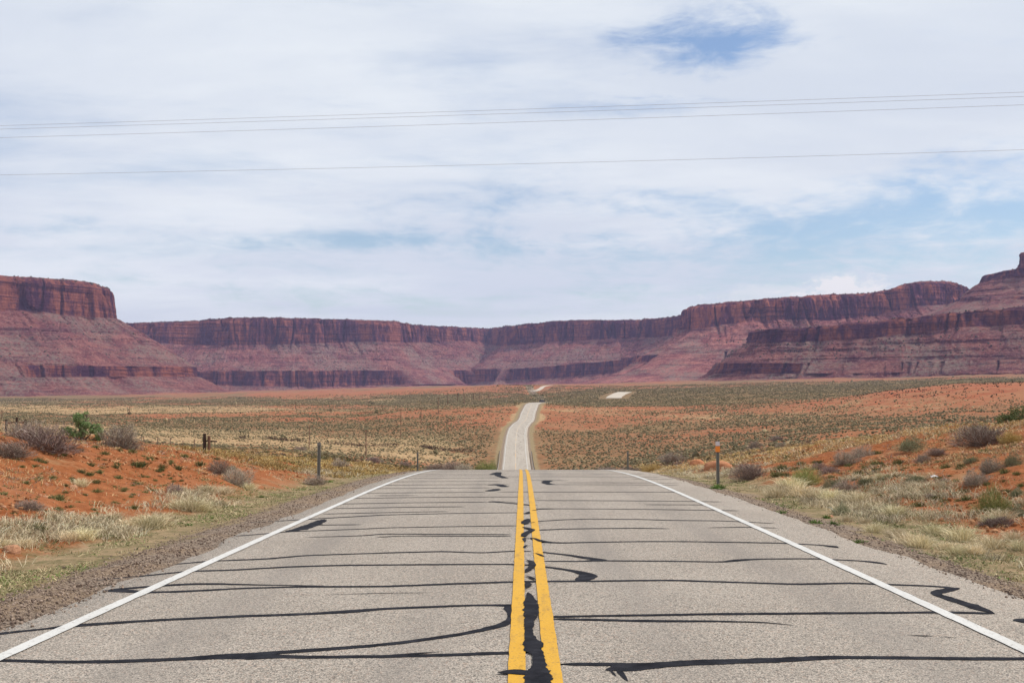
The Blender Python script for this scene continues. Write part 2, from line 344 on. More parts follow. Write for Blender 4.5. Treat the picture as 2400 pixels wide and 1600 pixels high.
# ------------------------------------------------------------------ road
def asphalt_mat():
    m, t, b = mat('worn chip seal', .85, .25)
    p = t.node('ShaderNodeTexCoord').outputs['Object']; sx = t.node('ShaderNodeSeparateXYZ', {'Vector': p})
    v = t.voro(p, 115); s1 = t.node('ShaderNodeSeparateColor', {'Color': v.outputs['Color']}).outputs[0]
    v2 = t.voro(p, 62); s2 = t.node('ShaderNodeSeparateColor', {'Color': v2.outputs['Color']}).outputs[2]
    base = t.mix(t.ramp(t.noise(p, .55, 7, .6), .3, .7), (.262, .228, .188), (.325, .286, .240))
    base = t.mix(t.ramp(s1, .5, 1, 0, .75), base, (.60, .51, .43)); base = t.mix(t.ramp(s1, .36, .0, 0, .9), base, (.075, .066, .06))
    base = t.mix(t.ramp(s2, .86, 1, 0, .45), base, (.38, .24, .17)); base = t.mix(t.ramp(s2, .16, .0, 0, .6), base, (.07, .062, .06))
    # darker polished wheel tracks, lighter far away where the seal is newer
    w_ = t.math('ABSOLUTE', t.math('SUBTRACT', t.math('ABSOLUTE', t.math('SUBTRACT', sx.outputs[0], .2)), 1.75))
    w_ = t.math('ABSOLUTE', t.math('SUBTRACT', w_, .85))
    tr = t.math('MULTIPLY', t.ramp(w_, .5, .05), t.ramp(t.noise(t.map(p, (2, .12, 1)), 1, 5), .3, .7))
    base = t.mix(t.math('MULTIPLY', tr, .5), base, (.215, .188, .165))
    st = t.noise(t.map(p, (5, .25, 1)), 1, 6, .7); base = t.mix(t.ramp(st, .55, .8, 0, .25), base, (.19, .165, .15))
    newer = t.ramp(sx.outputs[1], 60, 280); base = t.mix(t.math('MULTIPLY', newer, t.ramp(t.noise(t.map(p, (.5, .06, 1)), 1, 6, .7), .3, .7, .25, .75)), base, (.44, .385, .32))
    t.put(b.inputs['Base Color'], base)
    h = t.math('ADD', v.outputs['Distance'], t.math('MULTIPLY', t.noise(p, 160, 3), .6))
    t.put(b.inputs['Normal'], t.node('ShaderNodeBump', {'Height': h, 'Distance': .006, 'Strength': .75}).outputs[0])
    return m
M_ASPH = asphalt_mat()
RY = np.concatenate([np.arange(-30, 60, .5), np.arange(60, 716, 1.)])
def ribbon(Y, offs, dz):
    Y = np.asarray(Y); X0 = xroad(Y); tx = np.gradient(X0, Y); nrm = np.stack([np.ones_like(tx), -tx], -1); nrm /= np.linalg.norm(nrm, axis=1)[:, None]
    V = np.zeros((len(Y), len(offs), 3))
    for j, o in enumerate(offs):
        V[:, j, 0] = X0+nrm[:, 0]*o; V[:, j, 1] = Y+nrm[:, 1]*o*0; V[:, j, 2] = zroad(Y)+dz
    return V
eL = -4.35+.16*fbm(RY*.9, 0*RY+3, o=5); eR = 4.32+.16*fbm(RY*.9+40, 0*RY+8, o=5)
eY = np.concatenate([np.arange(-30, 60, .12), np.arange(60, 716, 1.)])
def edgefun(k, sgn): return (4.34 if sgn > 0 else -3.98)+.13*fbm(eY*1.1+k, 0*eY+k, o=5)
Vr = ribbon(eY, [0]*9, 0); offs = [edgefun(5, -1)-.10, edgefun(5, -1), -3.4+0*eY, -1.7+0*eY, 0*eY, 1.7+0*eY, 3.4+0*eY, edgefun(40, 1), edgefun(40, 1)+.10]
for j, o in enumerate(offs): Vr[:, j, 0] += o
Vr[:, 0, 2] -= .07; Vr[:, -1, 2] -= .07
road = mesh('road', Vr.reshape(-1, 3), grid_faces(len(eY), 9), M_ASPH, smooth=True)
tag(road, 'two-lane pale grey highway running over a crest and up the far rise', 'road', kind='structure')
def paint_mat(name, c1, c2, dirt, amt):
    m, t, b = mat(name, .7, .3); p = t.node('ShaderNodeTexCoord').outputs['Object']
    n = t.noise(p, 22, 8, .75); n2 = t.noise(p, 2.3, 5, .6)
    col = t.mix(n2, c1, c2); n3_ = t.noise(t.map(p, (1, .25, 1)), 5, 8, .75); col = t.mix(t.ramp(n, .58, .64, 0, amt), col, dirt); col = t.mix(t.ramp(n3_, .52, .68, 0, amt*.45), col, dirt)
    v = t.voro(p, 60); col = t.mix(t.ramp(t.node('ShaderNodeSeparateColor', {'Color': v.outputs['Color']}).outputs[0], .93, 1, 0, .55), col, dirt)
    t.put(b.inputs['Base Color'], col)
    t.put(b.inputs['Normal'], t.node('ShaderNodeBump', {'Height': t.math('ADD', v.outputs['Distance'], n), 'Distance': .004, 'Strength': .6}).outputs[0]); return m
M_WHITE = paint_mat('white road paint', (.50, .485, .455), (.62, .61, .585), (.24, .21, .185), .7)
M_YEL = paint_mat('yellow road paint', (.52, .27, .018), (.62, .345, .030), (.17, .11, .055), .75)
def line(name, off, hw, m, Y0, Y1, dz=.008, wob=.006):
    Y = eY[(eY >= Y0) & (eY <= Y1)]; V = ribbon(Y, [off-hw, off+hw], dz)
    V[:, 0, 0] += 2*wob*fbm(Y*5, Y*0+off, o=5, g=.8); V[:, 1, 0] += 2*wob*fbm(Y*5, Y*0+5+off, o=5, g=.8)
    return mesh(name, V.reshape(-1, 3), grid_faces(len(Y), 2), m, road)
tag(line('edge_line', -3.58, .056, M_WHITE, -30, 55), 'solid white line along the left edge')
tag(line('edge_line', 3.40, .056, M_WHITE, -30, 55), 'solid white line along the right edge')
tag(line('edge_line', -3.52, .065, M_WHITE, 56, 700), 'far stretch of the left white line')
tag(line('edge_line', 3.45, .065, M_WHITE, 56, 700), 'far stretch of the right white line')
tag(line('centre_line', -.113, .056, M_YEL, -30, 180, wob=.004), 'left one of the two yellow centre lines')
tag(line('centre_line', .113, .056, M_YEL, -30, 180, wob=.004), 'right one of the two yellow centre lines')
m, t, b = mat('faded yellow paint', .8, .2); pp = t.node('ShaderNodeTexCoord').outputs['Object']
t.put(b.inputs['Base Color'], t.mix(t.ramp(t.noise(t.map(pp, (1, .1, 1)), 1.5, 5), .38, .6), (.50, .34, .20), (.46, .41, .34)))
tag(line('centre_line', 0, .14, m, 181, 640), 'faded far stretch of the yellow centre line')
# later stretches of road on the distant rises
for k, (xs, ys, zs) in enumerate(FARP):
    hw = 8.0 if k == 0 else np.interp(ys, [ys[0], ys[0]+60, ys[-1]], [6.5, 4.2, 3.2])
    V = np.zeros((60, 2, 3)); V[:, 0, 0] = xs-hw; V[:, 1, 0] = xs+hw; V[:, :, 1] = ys[:, None]; V[:, :, 2] = (zs+.15)[:, None]
    V = V.reshape(-1, 3); Vb = V.copy(); Vb[:, 2] -= 1.2; n = len(V)
    fs = [tuple(f) for f in grid_faces(60, 2)]+[tuple(f+n) for f in grid_faces(60, 2)[:, ::-1]]
    for i in range(59): fs += [(2*i, 2*i+2, n+2*i+2, n+2*i), (2*i+1, n+2*i+1, n+2*i+3, 2*i+3)]
    fs += [(0, n, n+1, 1), (n-2, n-1, 2*n-1, 2*n-2)]
    m = simple('broad distant seal' if k == 0 else 'pale distant seal', (.47, .41, .34), .9, .1, .25, .15)  # both far stretches share one pale seal colour
    o = mesh('road', V if False else np.concatenate([V, Vb]), fs, m)
    tag(o, ['short pale stretch of the highway on a rise right of the centre', 'small pale curve of the highway furthest up the valley'][k], 'road', kind='structure')

# tar strips (crack seal)
_RZ = np.arange(4, 300, .02)
def onroad(x, y):
    a, b = ray(x, y); r = EYE+b*_RZ-zroad(_RZ); k = np.argmax(r <= 0); k = max(k, 1)
    f = r[k-1]/(r[k-1]-r[k]+1e-9); D = _RZ[k-1]+.02*f
    return np.array([a*D, D])
class Strips:
    def __init__(s, dz): s.V = []; s.F = []; s.n = 0; s.dz = dz; s.i = 0
    def add(s, pts, wid=.05, step=.05, rag=.30, raw=False, taper=True):
        q = np.array(pts if raw else [onroad(*p[:2]) for p in pts]); wv = np.array([p[2] if len(p) > 2 else 1. for p in pts]) if not raw else np.ones(len(q))
        L = np.r_[0, np.cumsum(np.linalg.norm(np.diff(q, axis=0), axis=1))]; n = max(4, int(L[-1]/step))
        u = np.linspace(0, L[-1], n); x = np.interp(u, L, q[:, 0]); y = np.interp(u, L, q[:, 1]); ww = np.interp(u, L, wv)
        if n > 12:
            k = 7; x = np.r_[x[:3], _sm(x, k)[3:-3], x[-3:]]; y = np.r_[y[:3], _sm(y, k)[3:-3], y[-3:]]
        sd_ = s.i*13.7
        y = y+.022*fbm(u*.9+sd_, 0*u+sd_, o=4); x = x+.01*fbm(u*2+sd_, 0*u+3, o=3)
        tx, ty = np.gradient(x), np.gradient(y); l = np.hypot(tx, ty)+1e-9; nx, ny = -ty/l, tx/l
        base = wid*ww*(1+.25*fbm(u*1.3+sd_, 0*u, o=3))
        a = base*(1+rag*fbm(u*17+sd_, 0*u+1, o=5, g=.75)); c = base*(1+rag*fbm(u*17+sd_, 0*u+77, o=5, g=.75))
        if taper: tp = np.minimum(1, np.minimum(u, L[-1]-u)/.12+.25); a *= tp; c *= tp
        z = zroad(y)+s.dz+s.i*.00003+np.linspace(0, .0003, n)
        A = np.stack([x+nx*a, y+ny*a, z], -1); B = np.stack([x-nx*c, y-ny*c, z], -1)
        V = np.stack([B, A], 1).reshape(-1, 3); s.V.append(V); s.F.append(grid_faces(n, 2)[:, ::-1]+s.n); s.n += len(V); s.i += 1
    def build(s, name, m, lab):
        o = mesh(name, np.concatenate(s.V), np.concatenate(s.F), m, road); tag(o, lab); return o
m, t, b = mat('bitumen crack seal', .75, .06); pp = t.node('ShaderNodeTexCoord').outputs['Object']
t.put(b.inputs['Base Color'], t.mix(t.ramp(t.noise(pp, 9, 8, .7), .35, .7), (.007, .007, .010), (.020, .019, .024)))
t.put(b.inputs['Roughness'], t.ramp(t.noise(pp, 6, 5), .3, .7, .55, .8)); M_TAR = m
S = Strips(.004)
W0 = .037
A = S.add
A([(-200, 1514), (0, 1516), (125, 1519), (250, 1519, 1), (417, 1513, 1.2), (500, 1508, 1.7), (583, 1506.5, 2.2), (640, 1507, 1.2), (700, 1509), (882, 1508), (1012, 1505), (1168, 1499, 1.1), (1215, 1497, 1.1)], W0)
A([(560, 1505, 1.6), (620, 1500, 1.3), (750, 1491), (882, 1481), (980, 1469, 1.1), (1077, 1454, 1.3), (1142, 1440, 1.5), (1168, 1430, 1.2), (1174, 1417, .8), (1173, 1405, 1.0), (1165, 1392, 1.8)], W0)
A([(-150, 1475), (0, 1455), (42, 1450, .8), (96, 1445, .6), (142, 1439, 1.3), (292, 1428), (417, 1421), (583, 1414), (708, 1410), (812, 1404, 1.5), (882, 1398, 1), (1044, 1390.5), (1140, 1388.5, 1.1), (1170, 1390, 1.8), (1190, 1393, .6)], W0)
A([(237, 1356, 1.6), (292, 1357, 2.0), (321, 1360.6), (417, 1358), (542, 1351), (667, 1347.7), (882, 1347), (1044, 1341), (1174, 1336), (1272, 1334.6), (1372, 1334), (1539, 1332), (1705, 1337.7), (1830, 1342), (1955, 1339), (1997, 1340.6), (2143, 1346), (2201, 1351)], W0)
A([(250, 1354, 1.2), (354, 1346), (437, 1341, 1.2), (500, 1340.6), (583, 1342.7, .7), (750, 1345, .35)], W0)
A([(208, 1334, .6), (354, 1320, .8), (429, 1312), (542, 1308.5), (667, 1301), (792, 1297.7), (882, 1297), (1174, 1295.6), (1226, 1298, 1.3)], W0)
A([(396, 1296, .6), (483, 1288.5), (604, 1284, 1.2), (708, 1275), (882, 1269.6), (1012, 1266), (1109, 1269.6), (1174, 1265.7), (1220, 1266)], W0)
A([(1225, 1266, 1), (1243, 1268), (1304, 1274.5, 1.1), (1353, 1282.6, 1.6), (1395, 1286, .8)], W0)
A([(1246, 1288.5), (1340, 1289), (1372, 1286.5, 1.9), (1397, 1287.7), (1539, 1288.5), (1664, 1290.6), (1689, 1287, 1.8), (1715, 1285, 1.5), (1745, 1283.5, .9), (1872, 1283), (1976, 1287.7), (2010, 1291, 1.6), (2039, 1296, .7)], W0)
A([(1226, 1298), (1252, 1301.5), (1304, 1308.6, 1.1), (1337, 1315, 1.6), (1354, 1322, 2.4), (1345, 1329, 2.2), (1325, 1334.6, .8)], W0)
A([(700, 1233.5, .4), (833, 1230), (882, 1226), (1174, 1227.4)], W0*.9)
A([(867, 1233.5, 1.2), (917, 1231, .7), (979, 1230.6), (1174, 1231.6)], W0*.8)
A([(540, 1231, .9), (629, 1224), (667, 1220.5, .8), (833, 1214.8), (882, 1212), (1044, 1209), (1191, 1207)], W0*.85)
A([(660, 1221.5, 1.6), (690, 1215, 2.6), (715, 1206, 2.8), (735, 1197, 2.6), (745, 1192.5, 1.2)], W0, rag=.5)
A([(562, 1201, .6), (700, 1192.7), (882, 1182.5), (1044, 1178.6), (1200, 1177)], W0)
A([(1225, 1198), (1290, 1193.5), (1353, 1191.6), (1470, 1192.6), (1539, 1194.7), (1664, 1196), (1780, 1202, .7)], W0)
A([(1233, 1217.6, 1.4), (1290, 1215), (1353, 1213.8), (1470, 1212.8), (1539, 1214, .6)], W0)
A([(1622, 1211.5, .4), (1714, 1210), (1789, 1212.7, .7)], W0)
A([(1220, 1235.5), (1249, 1245, 1.9), (1288, 1247, 1.2), (1340, 1245.5), (1470, 1243.6), (1580, 1243.5), (1789, 1246.8), (1893, 1252), (1912, 1255, 2.2), (1926, 1258, 1.2)], W0)
A([(1236, 1417.5), (1372, 1414), (1622, 1410), (1872, 1408.5), (2164, 1406), (2284, 1409)], W0)
A([(2201, 1350, 1.2), (2160, 1357, 1.6), (2143, 1364, 1.4), (2170, 1371, 1.6), (2210, 1384, 2.0), (2250, 1398, 1.7), (2284, 1409, .8)], W0, rag=.6)
A([(1269, 1422), (1470, 1426), (1622, 1427, .7), (1759, 1429, .35), (1830, 1437, .2)], W0)
A([(2160, 1462, .5), (2200, 1464, .2)], W0); A([(2085, 1458.5, .3), (2120, 1460, .5), (2150, 1461.5, .2)], W0)
A([(1288, 1525), (1372, 1525.5), (1472, 1526.5)], W0)
A([(1393, 1538.5, 1.2), (1420, 1534.5, 2.0), (1455, 1531.5, 2.2), (1530, 1525.5, 1.6), (1622, 1520, 1.5), (1789, 1515.6, 1.4), (1870, 1511, 1.2), (1934, 1509, 1.1), (2205, 1512.7, 1.1), (2352, 1512, 1.1), (2500, 1510, 1)], W0)
A([(1420, 1538, 1.2), (1430, 1549, .7), (1440, 1561, .5), (1445, 1566, .2)], .025); A([(1402, 1538, .8), (1412, 1550, .5), (1418, 1556, .2)], .02)
A([(750, 1366, .1), (880, 1362, .3), (990, 1361, .15)], W0); A([(882, 1505, .2), (960, 1500, .4), (1010, 1497, .15)], W0); A([(2330, 1424, 1.8), (2420, 1432, 1.8)], .06)
# the closely spaced ones towards the crest: (y at the road centre, x range)
UP = [(1173.5, 741, 1029, 8), (1163, 760, 1068, 6), (1152.8, 776, 1121, 6), (1141, 798, 1205, 5), (1130, 828, 1118, 5), (1129.5, 1141, 1560, -1), (1120, 850, 1130, 4), (1112.5, 870, 1170, 4), (1108, 1297, 1560, -2), (1149, 1225, 1660, -4), (1168, 1228, 1700, -5), (1112.6, 1262, 1560, -2), (1105, 890, 1150, 3), (1103, 1180, 1302, 1), (1097, 905, 1150, 3), (1094.5, 1150, 1520, -2), (1092, 925, 1140, 2), (1088, 945, 1170, 2), (1084.5, 960, 1150, 1.5), (1087.6, 1200, 1480, -2), (1081.5, 980, 1420, 0), (1078.7, 1010, 1400, 0), (1203, 700, 830, 3), (1137, 860, 960, 2), (1158, 1480, 1640, -2), (1099, 1450, 1550, -2)]
for yc, x0, x1, tl in UP:
    A([(x, yc+tl*((1205-x)/500)**2*(1 if tl > 0 else -1)*(1 if tl else 0) if tl else yc, .95) for x in np.linspace(x0, x1, 6)], .036, step=.12)
A([(1121, 1153, 1.2), (1130, 1152, 2.6), (1150, 1153.8, 1.2), (1195, 1157, 1.5), (1220, 1160.5, 1.6), (1236, 1160.5, .8)], .04, step=.1); A([(1130, 1151, 1), (1190, 1153.5, .7)], .03)
A([(1231, 1169, 2.6), (1250, 1168.5, 1.8), (1290, 1168, .8)], .04)
for sq in ([(1131, 1090), (1146, 1084), (1143, 1091.5), (1161, 1098)], [(1128, 1114), (1141, 1111.5), (1151, 1115), (1161, 1118)], [(1121, 1128), (1132, 1126), (1143, 1122.5)], [(1248, 1105.5), (1263, 1103), (1251, 1108), (1266, 1113)]):
    A([(a_, b_, 2.4) for a_, b_ in sq], .045, step=.1, rag=.5)
# scattered patching in the right lane of the far rise
for k in range(70):
    yy = rng.uniform(270, 500); o_ = rng.uniform(.3, 3.2); x0 = xroad(yy)+o_
    A(np.array([(x0, yy), (x0+rng.uniform(-.3, .5), yy+rng.uniform(.5, 2.5))]), rng.uniform(.05, .12), raw=True, step=.4)
for k in range(16):
    yy = rng.uniform(270, 560); A(np.array([(xroad(yy)-3.2, yy), (xroad(yy)+3.1, yy)]), .05, raw=True, step=.4)
S.build('crack_seal', M_TAR, 'thin black tar lines crossing the lanes')
S = Strips(.012); A = S.add
def zp(*pts): return [(882+a*.325, 1058.4+b*.325, *c) for a, b, *c in pts]
A(zp((1005, 858, .25), (1018, 880, .8), (1008, 905, .3)), .045, step=.03)
A(zp((1015, 935, .3), (1028, 960, .6), (1035, 1000, 1.0), (1045, 1040, 1.1), (1042, 1080, 1.2), (1045, 1110, 1.1), (1030, 1140, .8), (1034, 1180, .8), (1030, 1230, .75), (1042, 1270, 1.0), (1062, 1300, 1.5), (1050, 1340, 1.3), (1085, 1370, .9), (1096, 1420, .85), (1098, 1460, 1.0), (1085, 1500, 1.5), (1085, 1540, 1.7), (1100, 1600, 1.9), (1100, 1700, 1.5)), .052, step=.02, rag=.38)
A(zp((800, 1508, .4), (850, 1500, 1.2), (930, 1500, 1.6), (1010, 1505, 1.3), (1120, 1495, 1.2), (1180, 1490, .5)), .04, step=.03, rag=.5)
A(zp((1030, 1105, 1.2), (1100, 1104, .9)), .045, step=.03)
A(zp((995, 815, .8), (1035, 828, 1), (1068, 845, .9)), .02, step=.03)
A(zp((1000, 790, .9), (1030, 765, 1.3), (1052, 742, 1.4), (1048, 715, 1.1), (1008, 703, .8)), .028, step=.03)
A(zp((985, 618, 1), (1005, 600, 1), (1040, 598, .8)), .02, step=.03)
A(zp((1132, 682, 1), (1100, 668, 1.1), (1065, 655, .5)), .02, step=.03)
A(zp((995, 575, .7), (990, 548, 1), (1060, 548, .8), (1110, 570, 1.5), (1140, 578, 1)), .03, step=.03)
A(zp((985, 540, 1), (1000, 515, 1.4), (1050, 490, 1.2), (985, 470, .9)), .035, step=.03)
A(zp((990, 450, 1), (1000, 432, 1.5), (1020, 412, .9)), .05, step=.03); A(zp((1030, 442, .6), (1065, 436, .8)), .03, step=.05)
A(zp((985, 372, .8), (1005, 375, 1.2), (1022, 362, .6)), .045, step=.05); A(zp((1045, 352, .8), (1090, 350, 1.4)), .04, step=.05)
A(zp((1005, 256, .6), (1035, 256, .8)), .04, step=.05); A(zp((1070, 264, .8), (1105, 265, .5)), .04, step=.05)
S.build('crack_seal', M_TAR, 'ragged black tar blotches between the yellow lines')
# worn tar showing through the yellow paint
S = Strips(.0162); A = S.add
for k in range(46):
    yb = rng.choice([880, 920, 950, 980, 1060, 1130, 1190, 1230, 1240, 1330, 1400, 1470, 1480, 560, 520, 430, 650, 690, 1095]); px = rng.uniform(935, 1000) if rng.random() < .6 else rng.uniform(1060, 1150)
    y_ = yb+rng.uniform(-14, 14); l_ = rng.uniform(8, 34); px = np.clip(px, 990-(y_-400)*.09, 1200)
    A(zp((px-l_*.5, y_+rng.uniform(-5, 5), .6), (px, y_, 1), (px+l_*.5, y_+rng.uniform(-5, 5), .4)), rng.uniform(.003, .011), step=.015, rag=.8)
m = simple('thin tar smear', (.085, .06, .03), .7, .2, .4, 60)
S.build('crack_seal', m, 'thin dark smears over the yellow paint')

# ------------------------------------------------------------------ mesas
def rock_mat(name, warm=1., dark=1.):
    m, t, b = mat(name, .95, .05)
    p = t.node('ShaderNodeTexCoord').outputs['Object']; zc = t.node('ShaderNodeSeparateXYZ', {'Vector': p}).outputs[2]
    cl = t.attr('cliff')
    vert = t.map(p, (1, 1, .24))
    v1 = t.noise(vert, .022, 8, .62, .3); v2 = t.noise(vert, .09, 6, .65)
    v3 = t.noise(t.map(p, (1, 1, .45)), .007, 6, .6, .4)
    cliff = t.mix(t.ramp(t.math('ADD', t.math('ADD', t.math('MULTIPLY', v1, .4), t.math('MULTIPLY', v2, .25)), t.math('MULTIPLY', v3, .35)), .44, .58), (.075*dark, .022*dark, .046*dark), (.40*warm, .135*warm, .078*warm))  # dark varnish against orange rock; its purple stands in for sky-lit shade
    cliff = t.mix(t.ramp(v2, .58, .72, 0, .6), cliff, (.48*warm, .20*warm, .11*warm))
    strat = t.noise(t.map(p, (.1, .1, 3.4)), .028, 7, .7); cliff = t.mix(t.ramp(strat, .51, .60, 0, .8), cliff, (.07, .022, .034))
    n = t.noise(p, .014, 9, .68); tal = t.mix(t.ramp(n, .35, .65), (.225*warm, .064*warm, .062*warm), (.45*warm, .18*warm, .14*warm))
    st2 = t.noise(t.map(p, (.12, .12, 2.2)), .03, 7, .7, .5); tal = t.mix(t.ramp(st2, .50, .60, 0, .75), tal, (.12, .034, .044)); gl = t.noise(t.map(p, (1, 1, .3)), .03, 8, .7, .4); tal = t.mix(t.ramp(gl, .5, .62, 0, .5), tal, (.14, .045, .05))
    rub = t.noise(p, .13, 7, .78); tal = t.mix(t.ramp(rub, .53, .60, 0, .75), tal, (.095, .062, .055)); tal = t.mix(t.ramp(rub, .46, .40, 0, .6), tal, (.52, .34, .27))
    rough_ = t.ramp(t.noise(p, .006, 5), .42, .62); gr = t.noise(p, .09, 8, .8); tal = t.mix(t.math('MULTIPLY', rough_, t.ramp(gr, .44, .54, 0, .8)), tal, (.30, .235, .185))
    col = t.mix(cl, tal, cliff)
    t.put(b.inputs['Base Color'], col)
    h = t.math('ADD', t.math('MULTIPLY', v1, 1.), t.math('ADD', t.math('MULTIPLY', rub, .7), t.math('MULTIPLY', t.math('ADD', strat, st2), .6)))
    t.put(b.inputs['Normal'], t.node('ShaderNodeBump', {'Height': h, 'Distance': 22., 'Strength': 1.}).outputs[0])
    return m
def mesa(name, label, plan, rim, cb, band_top, band_bot, base, m, step=3.5, butt=28, fin=9, up_slope=33, lo_slope=27, seed=0, bandgate=.15, rimjag=2.5, backrise=8, depth=500, ledges=1., gully=1., inner=None, dref=1e9, soft=110):
    """plan: (px, depth) of the rim; the others: (px, y) curves"""
    pl = np.array(plan, float); X = (pl[:, 0]-1176)*pl[:, 1]/F; Y = pl[:, 1]
    L = np.r_[0, np.cumsum(np.hypot(np.diff(X), np.diff(Y)))]; n = int(L[-1]/step); s = np.linspace(0, L[-1], n)
    k = max(5, int(soft/step)//2*2+1); x = _sm(np.interp(s, L, X), k)[:n]; y = _sm(np.interp(s, L, Y), k)[:n]
    tx = _sm(np.gradient(x), k)[:n]; ty = _sm(np.gradient(y), k)[:n]; l = np.hypot(tx, ty); nx, ny = ty/l, -tx/l
    px = 1176+F*x/y
    zf = lambda tab, D: EYE+ray(1176, np.interp(px, *np.array(tab, float).T))[1]*np.minimum(D, dref)
    zr = zf(rim, y); zc = np.minimum(zf(cb, y-10), zr-6); tu = math.tan(R(up_slope)); tl = math.tan(R(lo_slope))
    D1 = y.copy()
    for _ in range(3):
        zbt = np.minimum(zf(band_top, D1), zc-5); D1 = y+ny*(14+(zc-zbt)/tu)
    D2 = D1.copy()
    for _ in range(3): zbb = np.minimum(zf(band_bot, D2), zbt-3)
    D3 = D2.copy()
    for _ in range(3): zb = np.minimum(zf(base, D3), zbb-4); D3 = D2+ny*(8+(zbb-zb)/tl)
    fans = ss(-.10, .25, fbm(s/170+seed, 0*s+seed, o=3)+bandgate)          # 1 where the lower cliff shows, 0 where a debris fan buries it
    bf = butt*fbm(s/190+seed, 0*s+1, o=3)
    rows = []; cl = []
    def row(off, z, c, amp_b, amp_f, ledge=0, gul=0, q=0):
        """q: 0 top .. 1 bottom, for the gullies"""
        f1 = fbm(s/48+seed*3, z/240, o=4); f2 = 1-np.abs(fbm(s/26+seed+4, z/120+3, o=3))*2
        fm = .35+1.3*ss(-.35, .5, fbm(s/260+seed*2, 0*s+8, o=2)); o = off+amp_b*bf+amp_f*fm*(fin*1.6*f1+fin*.7*f2)
        f3 = ss(.84, .97, 1-np.abs(fbm(s/75+seed*7, z/500, o=3))*2.2); o = o-amp_f*f3*(9+fin)*1.3
        if ledge: o = o+ledge*ledges*(7.5*fbm(z/13+5, s/260, o=3))
        if gul:
            gg = np.abs(fbm((s+off*.25)/70+seed, off/400, o=3)); g2 = 1-2*np.abs(fbm((s-off*.15)/34+seed*5, off/190+4, o=3)); o = o-gul*gully*(48*(gg-.2)-8*g2)*math.sin(math.pi*min(1, .12+q*.88)) + 4.5*fbm(s/11, off/11+2, o=3)*gul+gul*ledges*6*np.clip(fbm(z/9+seed, s/420, o=3), -.5, .3)
        if inner is not None and np.all(off < 0):
            ix, iy = (inner[0]-1176)*inner[1]/F, inner[1]; f = np.clip(-off/depth, 0, 1)*.97; o = o-off; z = z*(1-f)+(zr.min()-25)*f
            X_ = (x+nx*o)*(1-f)+ix*f; Y_ = (y+ny*o)*(1-f)+iy*f; rows.append(np.stack([X_, Y_, z], -1)); cl.append(c); return
        rows.append(np.stack([x+nx*o, y+ny*o, z], -1)); cl.append(c)
    jag = rimjag*fbm(s/7+seed, 0*s+2, o=3)+rimjag*1.3*fbm(s/45+seed, 0*s, o=2)
    o1 = np.zeros(n)
    for o_, dz in ((-depth, backrise*1.6), (-depth*.5, backrise*1.4), (-depth*.2, backrise), (-60, backrise*.5), (-25, backrise*.2)):
        row(o1+o_, zr+dz*0+jag*1.0+dz-backrise*.6, 0., 1, .4)
    for q in np.linspace(0, 1, 34):
        ledge = 1. if q < .24 else .38
        o_ = 13*q+ (-9*(1-q/.24)**1.2 if q < .24 else 0)
        row(o1+o_, zr+jag*(1-q)+(zc-zr)*q, 1. if .06 < q < .985 else .4, 1, 1 if q > .12 else .5, ledge)
    o2 = 14+(zc-zbt)/tu
    for q in np.linspace(0, 1, 44)[1:]:
        z = zc+(zbt-zc)*q; row(14+(zc-z)/tu-6*math.sin(math.pi*q), z, 0., 1-.6*q, (1-q)**3, .75, 1, q)
    for q in np.linspace(0, 1, 18)[1:]:
        z = zbt+(zbb-zbt)*q; st_ = o2+(zbt-z)/tl; cf = o2+7*q; row(st_*(1-fans)+cf*fans, z, 1 if q < .97 else .5, .4, .15+.75*1, .5*1, 0, q)
        cl[-1] = fans*(1. if q < .97 else .5)
    o3 = o2+fans*7+(1-fans)*(zbt-zbb)/tl
    for q in np.linspace(0, 1, 30)[1:]:
        z = zbb+(zb-zbb)*q; row(o3+(zbb-z)/tl*(1+.35*q*q), z, 0., .4, .75*(1-q)**2, .45*(1-q), .8, q)
    oe = o3+(zbb-zb)/tl*1.35
    row(oe+60, zb-14, 0, .4, 0); row(oe+160, zb-60, 0, .3, 0)
    V = np.stack(rows, 0); clf = np.stack([np.broadcast_to(c, (n,)) for c in cl], 0)
    o = mesh(name, V.reshape(-1, 3), grid_faces(len(rows), n), m, smooth=False, attrs={'cliff': clf.ravel()})
    return tag(o, label, 'mesa', kind='structure'), V
M_R1 = rock_mat('red mesa rock', .95, .95); M_R2 = rock_mat('sunlit promontory rock', 1.35, 1.25); M_R3 = rock_mat('dark bench rock', .82, .95)  # promontory copy has brighter colours, standing in for sunlight on its walls
LM, VL = mesa('mesa', 'tall red mesa with a sheer cliff end filling the left side of the horizon',
    [(-900, 2500), (-300, 2950), (0, 3250), (140, 3400), (215, 3500), (246, 3580), (258, 3700), (250, 3950), (215, 4400), (150, 5200)],
    [(-900, 560), (0, 630), (100, 636), (170, 641), (225, 648), (254, 660), (300, 668)], [(-900, 680), (0, 713), (60, 712), (130, 722), (200, 728), (263, 731), (300, 731)],
    [(-900, 838), (0, 838), (400, 843), (600, 846)], [(-900, 866), (0, 866), (300, 864), (600, 866)], [(-900, 915), (0, 908), (600, 905)], M_R1, seed=3, butt=14, fin=5, up_slope=32, lo_slope=30, rimjag=1.6, bandgate=.42, gully=1.25, ledges=1.5, inner=(-200, 4600), dref=3700, soft=75)
